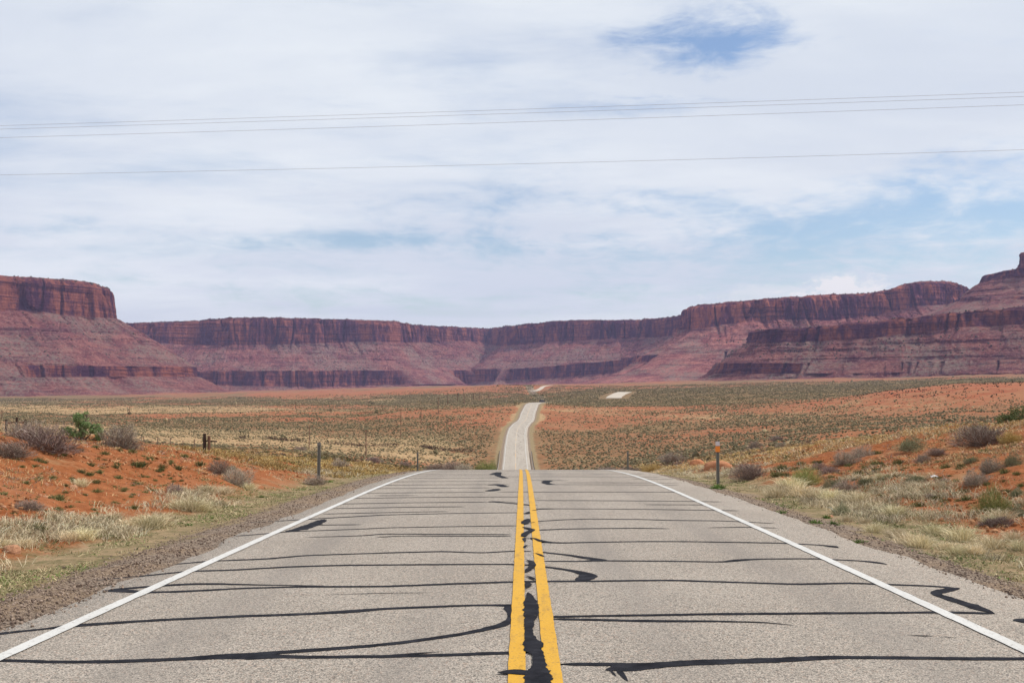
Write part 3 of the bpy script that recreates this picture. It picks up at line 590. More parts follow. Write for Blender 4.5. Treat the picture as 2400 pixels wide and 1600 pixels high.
CM, VC = mesa('mesa', 'long low red mesa closing the valley across the middle of the horizon',
    [(60, 5200), (285, 5000), (600, 5000), (900, 5250), (1040, 5700), (1110, 6200), (1150, 5900), (1165, 5500), (1270, 5350), (1480, 5150), (1520, 4950), (1600, 4800), (1750, 4700)],
    [(60, 760), (285, 743), (400, 738), (500, 731), (600, 728), (700, 731), (800, 733), (900, 738), (960, 745), (1050, 752), (1110, 754), (1180, 747), (1270, 736), (1330, 733), (1400, 734), (1470, 733), (1530, 728), (1590, 722), (1750, 715)],
    [(60, 790), (300, 785), (400, 790), (500, 793), (700, 790), (800, 785), (900, 787), (1000, 785), (1060, 782), (1150, 795), (1250, 786), (1350, 780), (1450, 775), (1500, 775), (1600, 765), (1750, 760)],
    [(60, 855), (480, 852), (760, 850), (1100, 848), (1250, 845), (1350, 835), (1500, 822), (1600, 810), (1750, 800)], [(60, 888), (500, 885), (700, 888), (1000, 880), (1150, 878), (1300, 868), (1500, 850), (1700, 835)],
    [(60, 912), (550, 905), (700, 900), (1000, 892), (1150, 888), (1300, 885), (1500, 876), (1750, 868)], M_R1, step=4, seed=11, butt=50, fin=11, up_slope=33, lo_slope=30, rimjag=2.4, bandgate=.22)
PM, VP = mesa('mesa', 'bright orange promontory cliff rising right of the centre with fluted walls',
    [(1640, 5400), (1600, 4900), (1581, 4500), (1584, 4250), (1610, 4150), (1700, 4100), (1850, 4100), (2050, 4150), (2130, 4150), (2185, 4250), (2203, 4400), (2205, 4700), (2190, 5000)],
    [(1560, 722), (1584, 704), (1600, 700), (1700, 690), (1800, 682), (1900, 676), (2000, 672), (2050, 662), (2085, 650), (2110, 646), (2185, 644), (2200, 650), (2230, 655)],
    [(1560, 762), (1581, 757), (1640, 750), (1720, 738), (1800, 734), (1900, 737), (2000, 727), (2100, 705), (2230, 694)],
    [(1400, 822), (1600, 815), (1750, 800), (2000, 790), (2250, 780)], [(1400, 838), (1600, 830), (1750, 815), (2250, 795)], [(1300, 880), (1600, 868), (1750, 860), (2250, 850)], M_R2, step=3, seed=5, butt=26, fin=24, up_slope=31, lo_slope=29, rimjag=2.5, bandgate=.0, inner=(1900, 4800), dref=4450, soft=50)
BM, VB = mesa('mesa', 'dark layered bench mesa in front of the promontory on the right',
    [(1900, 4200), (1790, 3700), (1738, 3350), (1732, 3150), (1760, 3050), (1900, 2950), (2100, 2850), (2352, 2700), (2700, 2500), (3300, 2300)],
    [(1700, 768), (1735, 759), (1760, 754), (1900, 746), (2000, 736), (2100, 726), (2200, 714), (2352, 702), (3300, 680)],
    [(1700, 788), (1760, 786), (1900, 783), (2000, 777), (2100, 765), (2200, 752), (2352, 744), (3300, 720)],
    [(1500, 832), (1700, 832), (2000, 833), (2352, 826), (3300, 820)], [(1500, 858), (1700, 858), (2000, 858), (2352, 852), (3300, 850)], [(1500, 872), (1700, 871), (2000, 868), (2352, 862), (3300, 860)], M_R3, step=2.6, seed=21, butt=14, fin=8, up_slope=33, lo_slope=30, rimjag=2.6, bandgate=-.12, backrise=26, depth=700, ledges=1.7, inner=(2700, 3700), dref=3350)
UM, VU = mesa('mesa', 'upper tier of red ledges climbing to the right edge of the horizon',
    [(2330, 4300), (2275, 3900), (2268, 3600), (2282, 3480), (2352, 3400), (2600, 3200), (3300, 2900)],
    [(2200, 640), (2262, 632), (2290, 624), (2330, 617), (2352, 613), (2600, 600), (3300, 570)], [(2200, 652), (2262, 650), (2290, 640), (2352, 634), (2600, 630), (3300, 620)],
    [(2000, 690), (2200, 688), (2352, 680), (3300, 670)], [(2000, 696), (2200, 695), (2352, 688), (3300, 680)], [(1900, 752), (2200, 728), (2352, 716), (3300, 700)], M_R1, step=2.6, seed=31, butt=8, fin=4, up_slope=36, lo_slope=30, rimjag=2, bandgate=.3, ledges=1.3, inner=(2900, 3900), dref=3600)
# the knob on the right edge of the skyline
def knob():
    c = P(2352, 606, 3560); rad = 26; V = []; nz_, na = 26, 60
    for i in range(nz_):
        q = i/(nz_-1); z = c[2]-25+q*66
        for k in range(na):
            a = 2*math.pi*k/na; r = (rad*(1.25-.4*min(1, q*3)) if q < .9 else rad*.8)+3.2*float(fbm(math.cos(a)*2+3, math.sin(a)*2+z/60, o=3))+2.2*float(vn(z/5, a*.3))
            if i == nz_-1: r *= .5
            V.append((c[0]+12+r*1.25*math.cos(a), c[1]+r*math.sin(a), z+2*float(vn(a*2, q))))
    fs = [(i*na+k, i*na+(k+1) % na, (i+1)*na+(k+1) % na, (i+1)*na+k) for i in range(nz_-1) for k in range(na)]+[tuple((nz_-1)*na+k for k in range(na))]
    o = mesh('butte', V, fs, M_R1, attrs={'cliff': np.ones(len(V))}); tag(o, 'small square rock knob on the skyline at the right edge', 'butte', kind='structure')
knob()

# ------------------------------------------------------------------ plants: prototype meshes
def leafmat(name, rough=.8, trans=.0):
    m, t, b = mat(name, rough, .12)
    oi = t.node('ShaderNodeObjectInfo').outputs['Random']; c = t.attr('col', 'Color')
    hs = t.node('ShaderNodeHueSaturation', {'Color': c, 'Value': t.ramp(oi, 0, 1, .8, 1.2), 'Saturation': 1.0, 'Hue': t.ramp(t.math('FRACT', t.math('MULTIPLY', oi, 7.3)), 0, 1, .488, .512)})
    t.put(b.inputs['Base Color'], hs.outputs[0]); return m
M_LEAF = leafmat('plant'); M_SCRUB = leafmat('far scrub')
def blades(base, dirs, length, width, curve, c0, c1, jit=.25):
    """tapered 3-vertex-row blades: base (n,3), dirs (n,3) unit"""
    n = len(base); side = np.cross(dirs, rng.normal(size=(n, 3))); side /= np.linalg.norm(side, axis=1)[:, None]+1e-9
    length = np.broadcast_to(length, (n,))[:, None]; width = np.broadcast_to(width, (n,))[:, None]
    drop = np.zeros((n, 3)); drop[:, 2] = -1
    mid = base+dirs*length*.55+drop*length*curve*.18; hz = dirs.copy(); hz[:, 2] *= .5; tip = base+dirs*length*.55+hz*length*.45+drop*length*curve*.35
    V = np.stack([base-side*width, base+side*width, mid-side*width*.75, mid+side*width*.75, tip], 1).reshape(-1, 3)
    i = np.arange(n)[:, None]*5; Fc = np.concatenate([i+[0, 1, 3], i+[0, 3, 2], i+[2, 3, 4]])
    k = rng.random((n, 1)); cc = np.array(c0)*(1-k)+np.array(c1)*k; cc = cc*(1+jit*rng.uniform(-1, 1, (n, 1)))
    return V, Fc, np.repeat(cc, 5, 0)
def merge(parts):
    Vs, Fs, Cs = [], [], []; n = 0
    for V, Fc, c in parts: Vs.append(V); Fs.append(Fc+n); Cs.append(c); n += len(V)
    return np.concatenate(Vs), np.concatenate(Fs), np.concatenate(Cs)
def cone_dirs(n, spread, up=1.):
    a = rng.uniform(0, 2*math.pi, n); r = np.sqrt(rng.random(n))*spread
    d = np.stack([np.cos(a)*np.sin(r), np.sin(a)*np.sin(r), np.cos(r)*up], -1); return d/np.linalg.norm(d, axis=1)[:, None]
def shell(n, rx, rz, lump=.25, inner=.35, seed=0):
    """points in a lumpy half-ellipsoid crown"""
    d = rng.normal(size=(n, 3)); d /= np.linalg.norm(d, axis=1)[:, None]; d[:, 2] = np.abs(d[:, 2])*1.1-.12
    r = (inner+(1-inner)*rng.random(n)**.45)*(1+lump*fbm(d[:, 0]*2.2+seed, d[:, 1]*2.2, d[:, 2]*2.2+seed, o=2)*1.6)
    return d*np.stack([r*rx, r*rx, r*rz], -1)+np.array([0, 0, rz*.12])
def tuft_mesh(n, h, spread, c0, c1, wid=.006, rb=.12, curve=.9):
    b = rng.normal(size=(n, 3))*rb; b[:, 2] = 0; d = cone_dirs(n, spread); d += b*1.2; d /= np.linalg.norm(d, axis=1)[:, None]
    return blades(b, d, h*rng.uniform(.45, 1.1, n), wid, curve, c0, c1)
def bush_mesh(n, tw, leaf, rx, rz, seed, leafsize=.018, twlen=.30, twwid=.004, branches=26, leaves=None, bc=(.17, .12, .09)):
    """branches: stems from the base; foliage: short twigs and leaf flecks through the crown. Returns (branches, foliage)"""
    tips = shell(branches, rx*.85, rz*.9, .2, .6, seed); base = rng.normal(size=(branches, 3))*.05*rx; base[:, 2] = -.02
    d = tips-base; l = np.linalg.norm(d, axis=1); br = blades(base, d/l[:, None], l, .012*rx*2, .15, bc, tuple(c*1.5 for c in bc))
    p = shell(n, rx, rz, .46, .25, seed); root = p*np.array([.35, .35, .0]); dd = p-root; dd /= np.linalg.norm(dd, axis=1)[:, None]; dd += rng.normal(size=dd.shape)*.33; dd[:, 2] += .15; dd /= np.linalg.norm(dd, axis=1)[:, None]
    hi = np.clip(p[:, 2:3]/rz, 0, 1)
    tws = blades(p-dd*twlen*.6, dd, twlen*rng.uniform(.5, 1.2, n), twwid, .1, tw[0], tw[1])
    parts = [tws]
    nl = n*2 if leaves is None else leaves
    if nl:
        q = shell(nl, rx*1.0, rz*1.02, .46, .3, seed); q += rng.normal(size=q.shape)*.03
        dl = q/np.linalg.norm(q, axis=1)[:, None]+rng.normal(size=q.shape)*.8; dl[:, 2] += .4; dl /= np.linalg.norm(dl, axis=1)[:, None]
        parts.append(blades(q, dl, leafsize*3.2*rng.uniform(.6, 1.3, nl), leafsize*.55, 0, leaf[0], leaf[1], .3))
    V, Fc, cc = merge(parts); V[:, 2] = np.maximum(V[:, 2], -.03)
    return br, (V, Fc, cc)
def proto(name, part): 
    me_o = mesh(name, part[0], part[1], M_LEAF, cols=part[2]); me = me_o.data; bpy.data.objects.remove(me_o); return me
GRY = ((.22, .17, .135), (.42, .35, .28)); GRYL = ((.26, .235, .165), (.40, .36, .26)); PUR = ((.17, .115, .10), (.33, .25, .21)); SAGE = ((.115, .12, .06), (.25, .255, .145))
GRN = ((.045, .085, .025), (.12, .18, .055)); OLV = ((.11, .10, .04), (.24, .22, .09)); GLD = ((.36, .25, .08), (.56, .42, .17)); PALE = ((.48, .40, .24), (.78, .68, .46)); LIME = ((.20, .22, .07), (.36, .37, .14)); DKG = ((.035, .06, .018), (.09, .12, .035))
BUSH = {}
def addb(key, *a, k=2, **kw):
    BUSH[key] = []
    for i in range(k):
        br, fo = bush_mesh(*a, seed=i*7.7+len(BUSH), **kw); BUSH[key].append((proto(key+'_branches', br), proto(key+'_foliage', fo)))
# unit bushes: half-width .5, height ~ .7
addb('grey', 2600, GRY, GRYL, .5, .62, leaves=1500, twlen=.20, leafsize=.010, twwid=.0035)
addb('purple', 2600, PUR, GRY, .5, .55, leaves=700, twlen=.22, leafsize=.009, twwid=.0035)
addb('sage', 1800, (GRYL[0], SAGE[1]), SAGE, .5, .60, leaves=3600, twlen=.18, leafsize=.012, twwid=.003)
addb('lime', 2400, LIME, LIME, .5, .60, leaves=1600, twlen=.26, leafsize=.009, twwid=.0035)
addb('gold', 2600, GLD, GLD, .5, .55, leaves=1200, twlen=.22, leafsize=.009, twwid=.0035)
addb('pale', 1500, (PALE[0], GRYL[1]), PALE, .5, .68, leaves=300, twlen=.25, leafsize=.008, twwid=.003)
TUFT = {}
def addt(key, k, *a, **kw): TUFT[key] = [proto(key, tuft_mesh(*a, **kw)) for _ in range(k)]
addt('green_tuft', 4, 190, .55, .95, GRN[0], OLV[1], wid=.012, rb=.12, curve=.5)
addt('olive_tuft', 4, 200, .6, .85, DKG[0], OLV[1], wid=.011, rb=.13, curve=.6)
addt('pale_tuft', 4, 420, .95, .62, PALE[0], PALE[1], wid=.006, rb=.15, curve=.8)
addt('weed', 3, 150, .5, 1.25, (.05, .10, .02), (.16, .24, .06), wid=.017, rb=.10, curve=.6)
def place_bush(key, x, y, wpx, hpx, label, group=None, name='shrub', D=None, i=None):
    if D is None: loc, D = hit(x, y)
    else: loc = stand(x, D)
    wm = wpx*D/F*1.16; hm = hpx*D/F*1.08
    i = int(rng.integers(len(BUSH[key]))) if i is None else i
    e = empty(name, loc+np.array([0, 0, -.03]), rng.uniform(0, 6.28), label, 'bush', group); e.scale = (wm, wm, hm/.72)
    for me, nm in zip(BUSH[key][i], ('branches', 'foliage')):
        o = bpy.data.objects.new(nm, me); C.objects.link(o); o.parent = e
    return e
def place_tuft(key, x, y, wpx, hpx, label, group=None, name='grass_clump', cat='plant'):
    loc, D = hit(x, y); hpx *= 1. if key == 'pale_tuft' else 1.35; wm = wpx*D/F; hm = hpx*D/F; me = TUFT[key][int(rng.integers(len(TUFT[key])))]; wm *= 1.45; hm *= 1.5
    o = bpy.data.objects.new(name, me); C.objects.link(o); o.location = loc+np.array([0, 0, -.02]); o.rotation_euler = (0, 0, rng.uniform(0, 6.28)); o.scale = (wm*1.1, wm*1.1, hm*1.5)
    return tag(o, label, cat, group)
# --- single, recognisable bushes (left side)
B = place_bush
B('purple', 105, 1034, 130, 66, 'large grey leafless bush on the left bank crest, left of the green bush', i=0)
B('grey', 60, 1016, 95, 52, 'tangled grey-green bush at the far left with a pale dead branch, on the bank crest')
B('purple', 22, 1046, 95, 44, 'low mauve-grey bush cut by the left edge, below the bank crest')
B('grey', 278, 1027, 88, 56, 'wide pale twiggy bush on the left bank crest, right of the green bush')
B('purple', 505, 1086, 52, 34, 'rear one of the two round grey bushes where the left bank ends')
B('grey', 545, 1111, 66, 42, 'front one of the two round grey bushes where the left bank ends')
B('purple', 62, 1172, 66, 30, 'low sprawling grey bush on the lower left bank near the edge of the picture')
B('purple', 400, 1130, 40, 22, 'small wiry brown-grey bush on bare red soil, left of the pale grass')
B('grey', 780, 1074, 40, 24, 'small grey bush just right of the tall left roadside post')
B('purple', 856, 1062, 34, 16, 'low brown bush in the golden grass left of the second roadside post')
B('purple', 930, 1072, 24, 14, 'tiny brown bush immediately left of the shorter left post')
B('grey', 725, 1113, 50, 26, 'grey-green bush at the foot of the tall left roadside post')
B('purple', 690, 1036, 26, 12, 'small dark bush in front of the brush-lined fence')
B('purple', 1000, 1071, 52, 26, 'dark mauve bush beyond the crest, nearest the shorter left post', D=58)
B('purple', 1038, 1070, 54, 34, 'tallest dark mauve bush beyond the crest left of the road', D=60)
B('grey', 1068, 1074, 42, 20, 'rounded grey bush beyond the crest, right of the mauve bushes', D=55)
B('lime', 1112, 1074, 46, 26, 'yellow-green bush beyond the crest, beside the left guard rail', D=62)
B('lime', 1130, 1074, 28, 30, 'upright green bush beyond the crest, closest to the far road', D=70)
# right side
B('purple', 1303, 1060, 38, 15, 'small dark bush beyond the crest right of the far road', D=110)
B('purple', 1271, 1074, 24, 12, 'tiny purple bush beyond the crest near the right guard rail', D=75)
B('purple', 1405, 1074, 62, 20, 'low wide purple bush left of the shorter right post', D=56)
B('purple', 1450, 1074, 46, 20, 'low purple bush behind the shorter right post', D=57)
B('gold', 1500, 1076, 56, 24, 'straw-coloured bush on the right shoulder past the crest', D=52)
B('grey', 1545, 1062, 60, 24, 'pale brown bush on the slope left of the boulders')
B('purple', 1724, 1099, 72, 46, 'big grey leafless bush behind the orange-topped post', i=1)
B('grey', 1732, 1033, 34, 20, 'round pale bush high on the slope above the orange-topped post')
B('purple', 1786, 1012, 34, 14, 'small mauve bush high on the right slope above the golden grass')
B('grey', 1794, 1028, 24, 13, 'small round grey bush just below the mauve one on the right slope')
B('sage', 2092, 1036, 62, 34, 'dense dark olive bush standing at the top of the bare red slope')
B('grey', 1981, 1050, 52, 30, 'rounded grey-green bush on the right slope, upper of a touching pair')
B('grey', 1944, 1064, 60, 30, 'rounded tan bush on the right slope, lower of a touching pair')
B('purple', 2154, 1042, 42, 20, 'flat pinkish bush on red soil right of the dense olive bush')
B('grey', 2119, 1062, 34, 20, 'small fuzzy grey bush on the red slope below the dense olive bush')
B('purple', 2262, 1022, 112, 60, 'largest twiggy bush on the right slope, tangled and leafless')
B('gold', 2325, 1016, 44, 32, 'golden dry bush at the right of the largest twiggy bush')
B('sage', 2250, 1004, 60, 30, 'grey-olive bush hidden behind the largest twiggy bush')
B('grey', 2276, 1082, 54, 38, 'round grey bush on the red slope below the largest twiggy bush')
B('sage', 2326, 1068, 44, 34, 'upright sage bush at the right edge above the round grey bush')
B('grey', 2240, 1112, 54, 32, 'wiry brown bush on the red slope right of the white litter')
B('lime', 1850, 1113, 60, 44, 'bright yellow-green broom-like bush above the right roadside grass')
B('purple', 1880, 1077, 34, 20, 'dark brown collapsed bush above the yellow-green bush')
B('purple', 1906, 1086, 46, 26, 'mauve twiggy bush right of the yellow-green bush')
B('sage', 1912, 1116, 40, 24, 'small green bush right below the mauve twiggy bush')
B('grey', 1944, 1127, 54, 30, 'grey bush at the upper edge of the pale roadside grass')
B('sage', 1990, 1112, 34, 20, 'small olive bush on red soil left of the white litter')
B('sage', 2103, 1107, 38, 22, 'olive-grey tuft-like bush directly left of the white litter')
B('purple', 2166, 1104, 24, 15, 'small dark bush directly right of the white litter')
B('lime', 2284, 1178, 74, 58, 'large feathery grey-green bush low on the right red slope')
B('sage', 2345, 1188, 44, 34, 'dark green bush cut by the right edge, beside the feathery bush')
B('purple', 2290, 1205, 70, 30, 'low grey bush in front of the feathery grey-green bush')
B('sage', 2336, 1139, 30, 20, 'small dark bush near the right edge above the feathery bush')
B('sage', 1937, 1182, 40, 28, 'dark sage bush at the edge of the pale roadside grass, midway along the right side')
B('purple', 2140, 1142, 30, 18, 'small brown bush on bare soil below the white litter')
B('sage', 2230, 1064, 26, 14, 'tiny green bush on bare soil left of the round grey bush')
# the tall green shrub on the left bank and the green tree at the right edge
def tree(name, x, D, wpx, hpx, cols_, label, cat, lobes, seed, loc=None):
    loc = stand(x, D) if loc is None else loc; wm = wpx*D/F; hm = hpx*D/F
    e = empty(name, loc+np.array([0, 0, -.05]), 0, label, cat)
    tb_ = MB(); parts = []
    for (lx, lz, lr, lh, n) in lobes:
        n = int(n*2)
        c = np.array([lx*wm, rng.uniform(-.12, .12)*wm, lz*hm]); root = np.array([rng.uniform(-.03, .03)*wm, 0, 0])
        mid = (root+c)/2+np.array([lx*wm*.1, 0, -.03*hm]); tb_.tube([root, mid, c, c+np.array([0, 0, lh*hm*.4])], [.022*wm, .016*wm, .009*wm, .003*wm], 6)
        for _ in range(9):
            d = rng.normal(size=3); d[2] = abs(d[2])+.2; d /= np.linalg.norm(d); tb_.tube([c-np.array([0, 0, lh*hm*.3]), c+d*lr*wm*.5, c+d*np.array([lr*wm, lr*wm, lh*hm])*.9], [.006*wm, .004*wm, .002*wm], 4)
        d = rng.normal(size=(n, 3)); d /= np.linalg.norm(d, axis=1)[:, None]
        r = (.25+.75*rng.random(n)**.5)*(1+.5*fbm(d[:, 0]*3+seed, d[:, 1]*3, d[:, 2]*3+lx*9, o=2))
        q = c+d*np.stack([r*lr*wm, r*lr*wm, r*lh*hm], -1)
        keep = fbm(q[:, 0]/wm*11+seed, q[:, 1]/wm*11, q[:, 2]/wm*11+5, o=2) > -.08; q = q[keep]; q[:, 2] = np.maximum(q[:, 2], .02)
        dl = rng.normal(size=q.shape)+d[keep]*.6; dl[:, 2] += .9; dl /= np.linalg.norm(dl, axis=1)[:, None]
        parts.append(blades(q, dl, .045*wm*rng.uniform(.5, 1.3, len(q)), .006*wm, .2, cols_[0], cols_[1], .35))
    V, Fc, cc = merge(parts); tb_.build('trunk', M_BARK, e); mesh('crown', V, Fc, M_LEAF, e, cols=cc); return e
M_BARK = simple('grey bark', (.16, .125, .095), .95, .05, .3, 20)
tree('green_shrub', 190, hit(195, 1008)[1], 92, 68, ((.08, .15, .05), (.27, .34, .15)), 'tall bright green shrub with an open crown on the left bank crest', 'shrub',
     [(-.06, .80, .15, .17, 900), (.10, .86, .10, .12, 420), (-.04, .60, .12, .14, 600), (-.34, .36, .20, .12, 1000), (-.16, .26, .18, .15, 900), (.04, .34, .15, .18, 800), (.26, .44, .19, .18, 1000), (.40, .20, .14, .20, 900), (.16, .56, .09, .10, 300)], 3)
tree('green_tree', 2345, 40, 95, 62, ((.09, .125, .05), (.24, .28, .12)), 'soft green tree rising behind the slope at the right edge', 'tree',
     [(0, .62, .36, .34, 2600), (-.32, .42, .26, .24, 2200), (.34, .5, .26, .26, 2200), (0, .3, .4, .25, 2600)], 8)
# dead pale branch in front of the left bushes
mb = MB(); p0, D0 = hit(58, 1020); s_ = D0/F
mb.tube([p0+np.array(v)*s_ for v in ((-18, -10, 22), (-4, -14, 30), (10, -16, 24), (18, -14, 12), (24, -12, 2))], np.array([1.2, 2, 2.2, 1.8, 1.6])*s_, 6)
mb.tube([p0+np.array(v)*s_ for v in ((8, -16, 25), (24, -20, 22), (34, -22, 14), (42, -22, 3))], np.array([1.5, 1.4, 1.2, .8])*s_, 6)
tag(mb.build('dead_branch', simple('bleached wood', (.50, .42, .34), .9, .1, .2, 12), smooth=True), 'bleached forked dead branch arching from the grey bushes at the far left', 'branch')

# --- small tufts: left bank coordinates from the photograph
GL_ = 'small dark green tufts on the left red bank'; LT = 'small dark green tuft growing on the left red bank'
for a, b_ in [(200, 670), (365, 775), (487, 770), (600, 840), (670, 775), (745, 710), (735, 520), (885, 805), (780, 925), (890, 890), (1130, 900), (1280, 825), (1050, 990), (500, 1170), (535, 1055), (120, 1090), (665, 1115), (835, 665), (910, 725), (1060, 680), (1100, 525), (1215, 545), (1370, 595), (1565, 645), (1490, 665), (1840, 655), (1635, 690), (875, 505), (660, 495), (935, 675), (1300, 765), (240, 815), (1230, 1055), (885, 1095), (590, 560), (410, 630), (350, 620), (1090, 770), (960, 560), (1480, 700), (2130, 700), (1990, 590), (820, 740), (30, 930), (40, 1230), (440, 1100), (1700, 570)]:
    k = 'green_tuft' if rng.random() < .5 else 'olive_tuft'; wd = rng.uniform(11, 19)
    place_tuft(k, a/4, 901.6+b_/4+4, wd, wd*.75, LT, GL_, 'green_tuft')
place_tuft('olive_tuft', 132, 901.6+245, 28, 20, 'largest dark green tuft in the middle of the left red bank', name='green_tuft')
place_tuft('olive_tuft', 82, 901.6+318, 32, 26, 'spiky grey-green tuft low on the left red bank near the roadside weeds', name='green_tuft')
place_tuft('olive_tuft', 318, 901.6+168, 34, 16, 'wide flat green tuft in the middle of the left bank top', name='green_tuft')
GW = 'bright green weeds at the road shoulder'
for x, y in [(487, 1190), (434, 1206), (150, 1304), (184, 1302), (112, 1350), (78, 1312), (756, 1108), (600, 1142)]: place_tuft('weed', x, y, rng.uniform(12, 19), 11, 'small bright green weed growing in the left gravel shoulder', GW, 'weed')
for x, y in [(1873, 1201), (1912, 1204), (1976, 1246), (1796, 1179), (1643, 1122), (1651, 1120), (2010, 1290), (1899, 1190)]: place_tuft('weed', x, y, rng.uniform(18, 30), 16, 'small bright green weed growing beside the right gravel shoulder', 'bright green weeds at the right shoulder', 'weed')
GP = 'pale dry bunch-grass clumps beside the left shoulder'
for a, b_, wd in [(1420, 1235, 60), (1330, 1250, 60), (1200, 1250, 50), (1040, 1160, 34), (1740, 1090, 60), (1840, 1090, 45), (1640, 1070, 40), (920, 1165, 22), (740, 835, 34), (2280, 880, 30), (2050, 920, 34), (30, 1410, 30), (210, 1410, 40), (620, 1350, 46), (760, 1350, 50), (1900, 930, 40)]:
    place_tuft('pale_tuft', a/4, 901.6+b_/4, wd*.8, wd*.62, 'pale dry bunch-grass clump where the left bank meets the shoulder', GP, 'grass_clump', 'grass clump')
GR = 'pale dry bunch-grass clumps on the right roadside'
for a, b_, wd in [(1160, 1130, 50), (1780, 1360, 64), (2050, 1430, 56), (1320, 1400, 60), (1400, 1420, 50), (1530, 1290, 44), (2150, 1180, 50), (2050, 1200, 40), (2330, 1440, 44), (850, 1010, 50), (760, 1000, 50), (600, 980, 50), (450, 970, 50), (300, 950, 50), (220, 900, 60), (120, 930, 50), (980, 1280, 40), (1180, 1330, 44), (1900, 1480, 46), (1740, 1480, 40), (1650, 1440, 40), (2250, 1350, 40), (60, 960, 44), (930, 820, 26), (1030, 790, 24), (1380, 800, 28), (720, 1180, 30), (880, 1200, 30)]:
    place_tuft('pale_tuft', 441*4/4+1764-441+a/4, 901.6+b_/4, wd*.8, wd*.62, 'pale dry bunch-grass clump in the strip between the right shoulder and the red slope', GR, 'grass_clump', 'grass clump')
for k in range(70):
    x, y = rng.uniform(0, 440), rng.uniform(1040, 1225); y = y if y < 1235-.25*x else 1235-.25*x-rng.uniform(0, 60)
    wd = rng.uniform(7, 14); place_tuft('green_tuft' if k % 3 else 'olive_tuft', x, max(y, 1040+.02*x), wd, wd*.7, LT, GL_, 'green_tuft')
GO = 'small olive tufts on the right red slope'
for a, b_ in [(1035, 665), (1010, 730), (850, 750), (900, 705), (905, 840), (870, 830), (1730, 820), (1200, 640), (1770, 685), (1495, 950), (1620, 1000), (1310, 820), (1380, 810), (2290, 750), (2280, 950), (1880, 615), (2170, 740), (1980, 560), (980, 910), (1050, 960), (1170, 930), (1640, 700), (1000, 570), (130, 710), (80, 770), (2030, 720), (1820, 990), (1380, 1050), (2200, 900), (1540, 980), (1500, 1240), (1660, 1100)]:
    wd = rng.uniform(14, 24); place_tuft('olive_tuft', 1764+a/4, 901.6+b_/4, wd, wd*.7, 'small olive tuft dotted over the right red slope', GO, 'olive_tuft')
for k in range(60):
    x = rng.uniform(1780, 2352); y = rng.uniform(1050, 1110)+max(0, (x-1950))*rng.uniform(0, .32)
    wd = rng.uniform(8, 18); place_tuft('olive_tuft', x, y, wd, wd*.7, 'small olive tuft dotted over the right red slope', GO, 'olive_tuft')

# ------------------------------------------------------------------ uncountable grass
def scatter_grass(name, label, n, Y0, Y1, dens, kinds, clump=14, spread=.10, maxY=None):
    out = []; tot = 0; it = 0
    while tot < n and it < 60:
        it += 1
        u = rng.random(n*2); Y = Y0*(Y1/Y0)**u; X = (rng.random(n*2)*2-1)*(.55*Y+2.5)
        k = rng.random(n*2) < dens(X, Y); out.append(np.stack([X[k], Y[k]], -1)); tot += k.sum()
    pts = np.concatenate(out)[:n]; parts = []
    for frac0, frac1, h, wd, c0, c1, sp, cur in kinds:
        q = pts[int(frac0*n):int(frac1*n)]; m_ = len(q)
        if not m_: continue
        cs = 1+.22*rng.normal(size=(m_, 1)); hh = h*rng.uniform(.6, 1.35, m_)
        b_ = np.repeat(q, clump, 0)+rng.normal(size=(m_*clump, 2))*spread*np.repeat(np.sqrt(hh/h), clump)[:, None]
        z = terrain(b_[:, 0], b_[:, 1])-.01; base = np.c_[b_, z]; dirs = cone_dirs(m_*clump, sp)
        far = 1+np.maximum(0, b_[:, 1]-18)/26
        V, Fc, cc = blades(base, dirs, np.repeat(hh, clump)*rng.uniform(.5, 1.1, m_*clump), wd*far, cur, c0, c1)
        cc = cc*np.repeat(np.repeat(cs, clump, 0), 5, 0); parts.append((V, Fc, np.clip(cc, .01, .9)))
    V, Fc, cc = merge(parts); o = mesh(name, V, Fc, M_SCRUB, cols=cc); return tag(o, label, 'grass', kind='stuff')
def near_scrub():
    N = 20000; Y = 58*(190/58)**rng.random(N); X = (rng.random(N)*2-1)*(.57*Y+8); v, tn, pk = zones(X, Y); d = np.abs(X-xroad(Y))
    k = (rng.random(N) < np.clip(.10+.5*v+.3*fbm(X/7, Y/9, o=3), .03, .8)) & (d > 7); X, Y = X[k], Y[k]; n = len(X); r_ = rng.uniform(.16, .5, n); kk = 34
    c = np.repeat(np.c_[X, Y, terrain(X, Y, False)], kk, 0); rr = np.repeat(r_, kk); d3 = cone_dirs(n*kk, 1.25); ty = rng.random((n, 1)); c0 = np.where(ty < .42, (.12, .11, .055), np.where(ty < .80, (.38, .28, .14), (.19, .13, .10)))
    V, Fc, cc = blades(c+rng.normal(size=c.shape)*rr[:, None]*.22*np.array([1, 1, 0]), d3, rr*rng.uniform(.7, 1.4, n*kk), .022, .2, (.6, .6, .6), (1.3, 1.3, 1.3)); cc = cc*np.repeat(np.repeat(c0*rng.uniform(.7, 1.3, (n, 1)), kk, 0), 5, 0)
    tag(mesh('near_scrub', V, Fc, M_SCRUB, cols=cc), 'small ragged bushes and grass on the red ground just beyond the crest', 'scrub', kind='stuff')
near_scrub()
def rel(X, Y): s = X-xroad(Y); return s, np.abs(s)
def d_verge(X, Y):
    s, d = rel(X, Y); n = fbm(X/1.1, Y/1.6, o=3); return np.where((Y < 46), ss(4.9, 5.6, d)*(1-ss(6.4, 7.8, d))*np.clip(.22+1.5*n, 0, 1), 0)
scatter_grass('verge_grass', 'short grey-green weeds and grass covering the verge beside the gravel', 6000, 6, 50, d_verge,
    [(0, .55, .08, .004, (.13, .13, .055), (.28, .26, .13), 1.1, .8), (.55, .8, .13, .004, (.30, .25, .14), (.48, .40, .24), .9, .8), (.8, 1, .09, .006, (.08, .12, .03), (.18, .22, .075), 1.2, .6)], 12, .08)
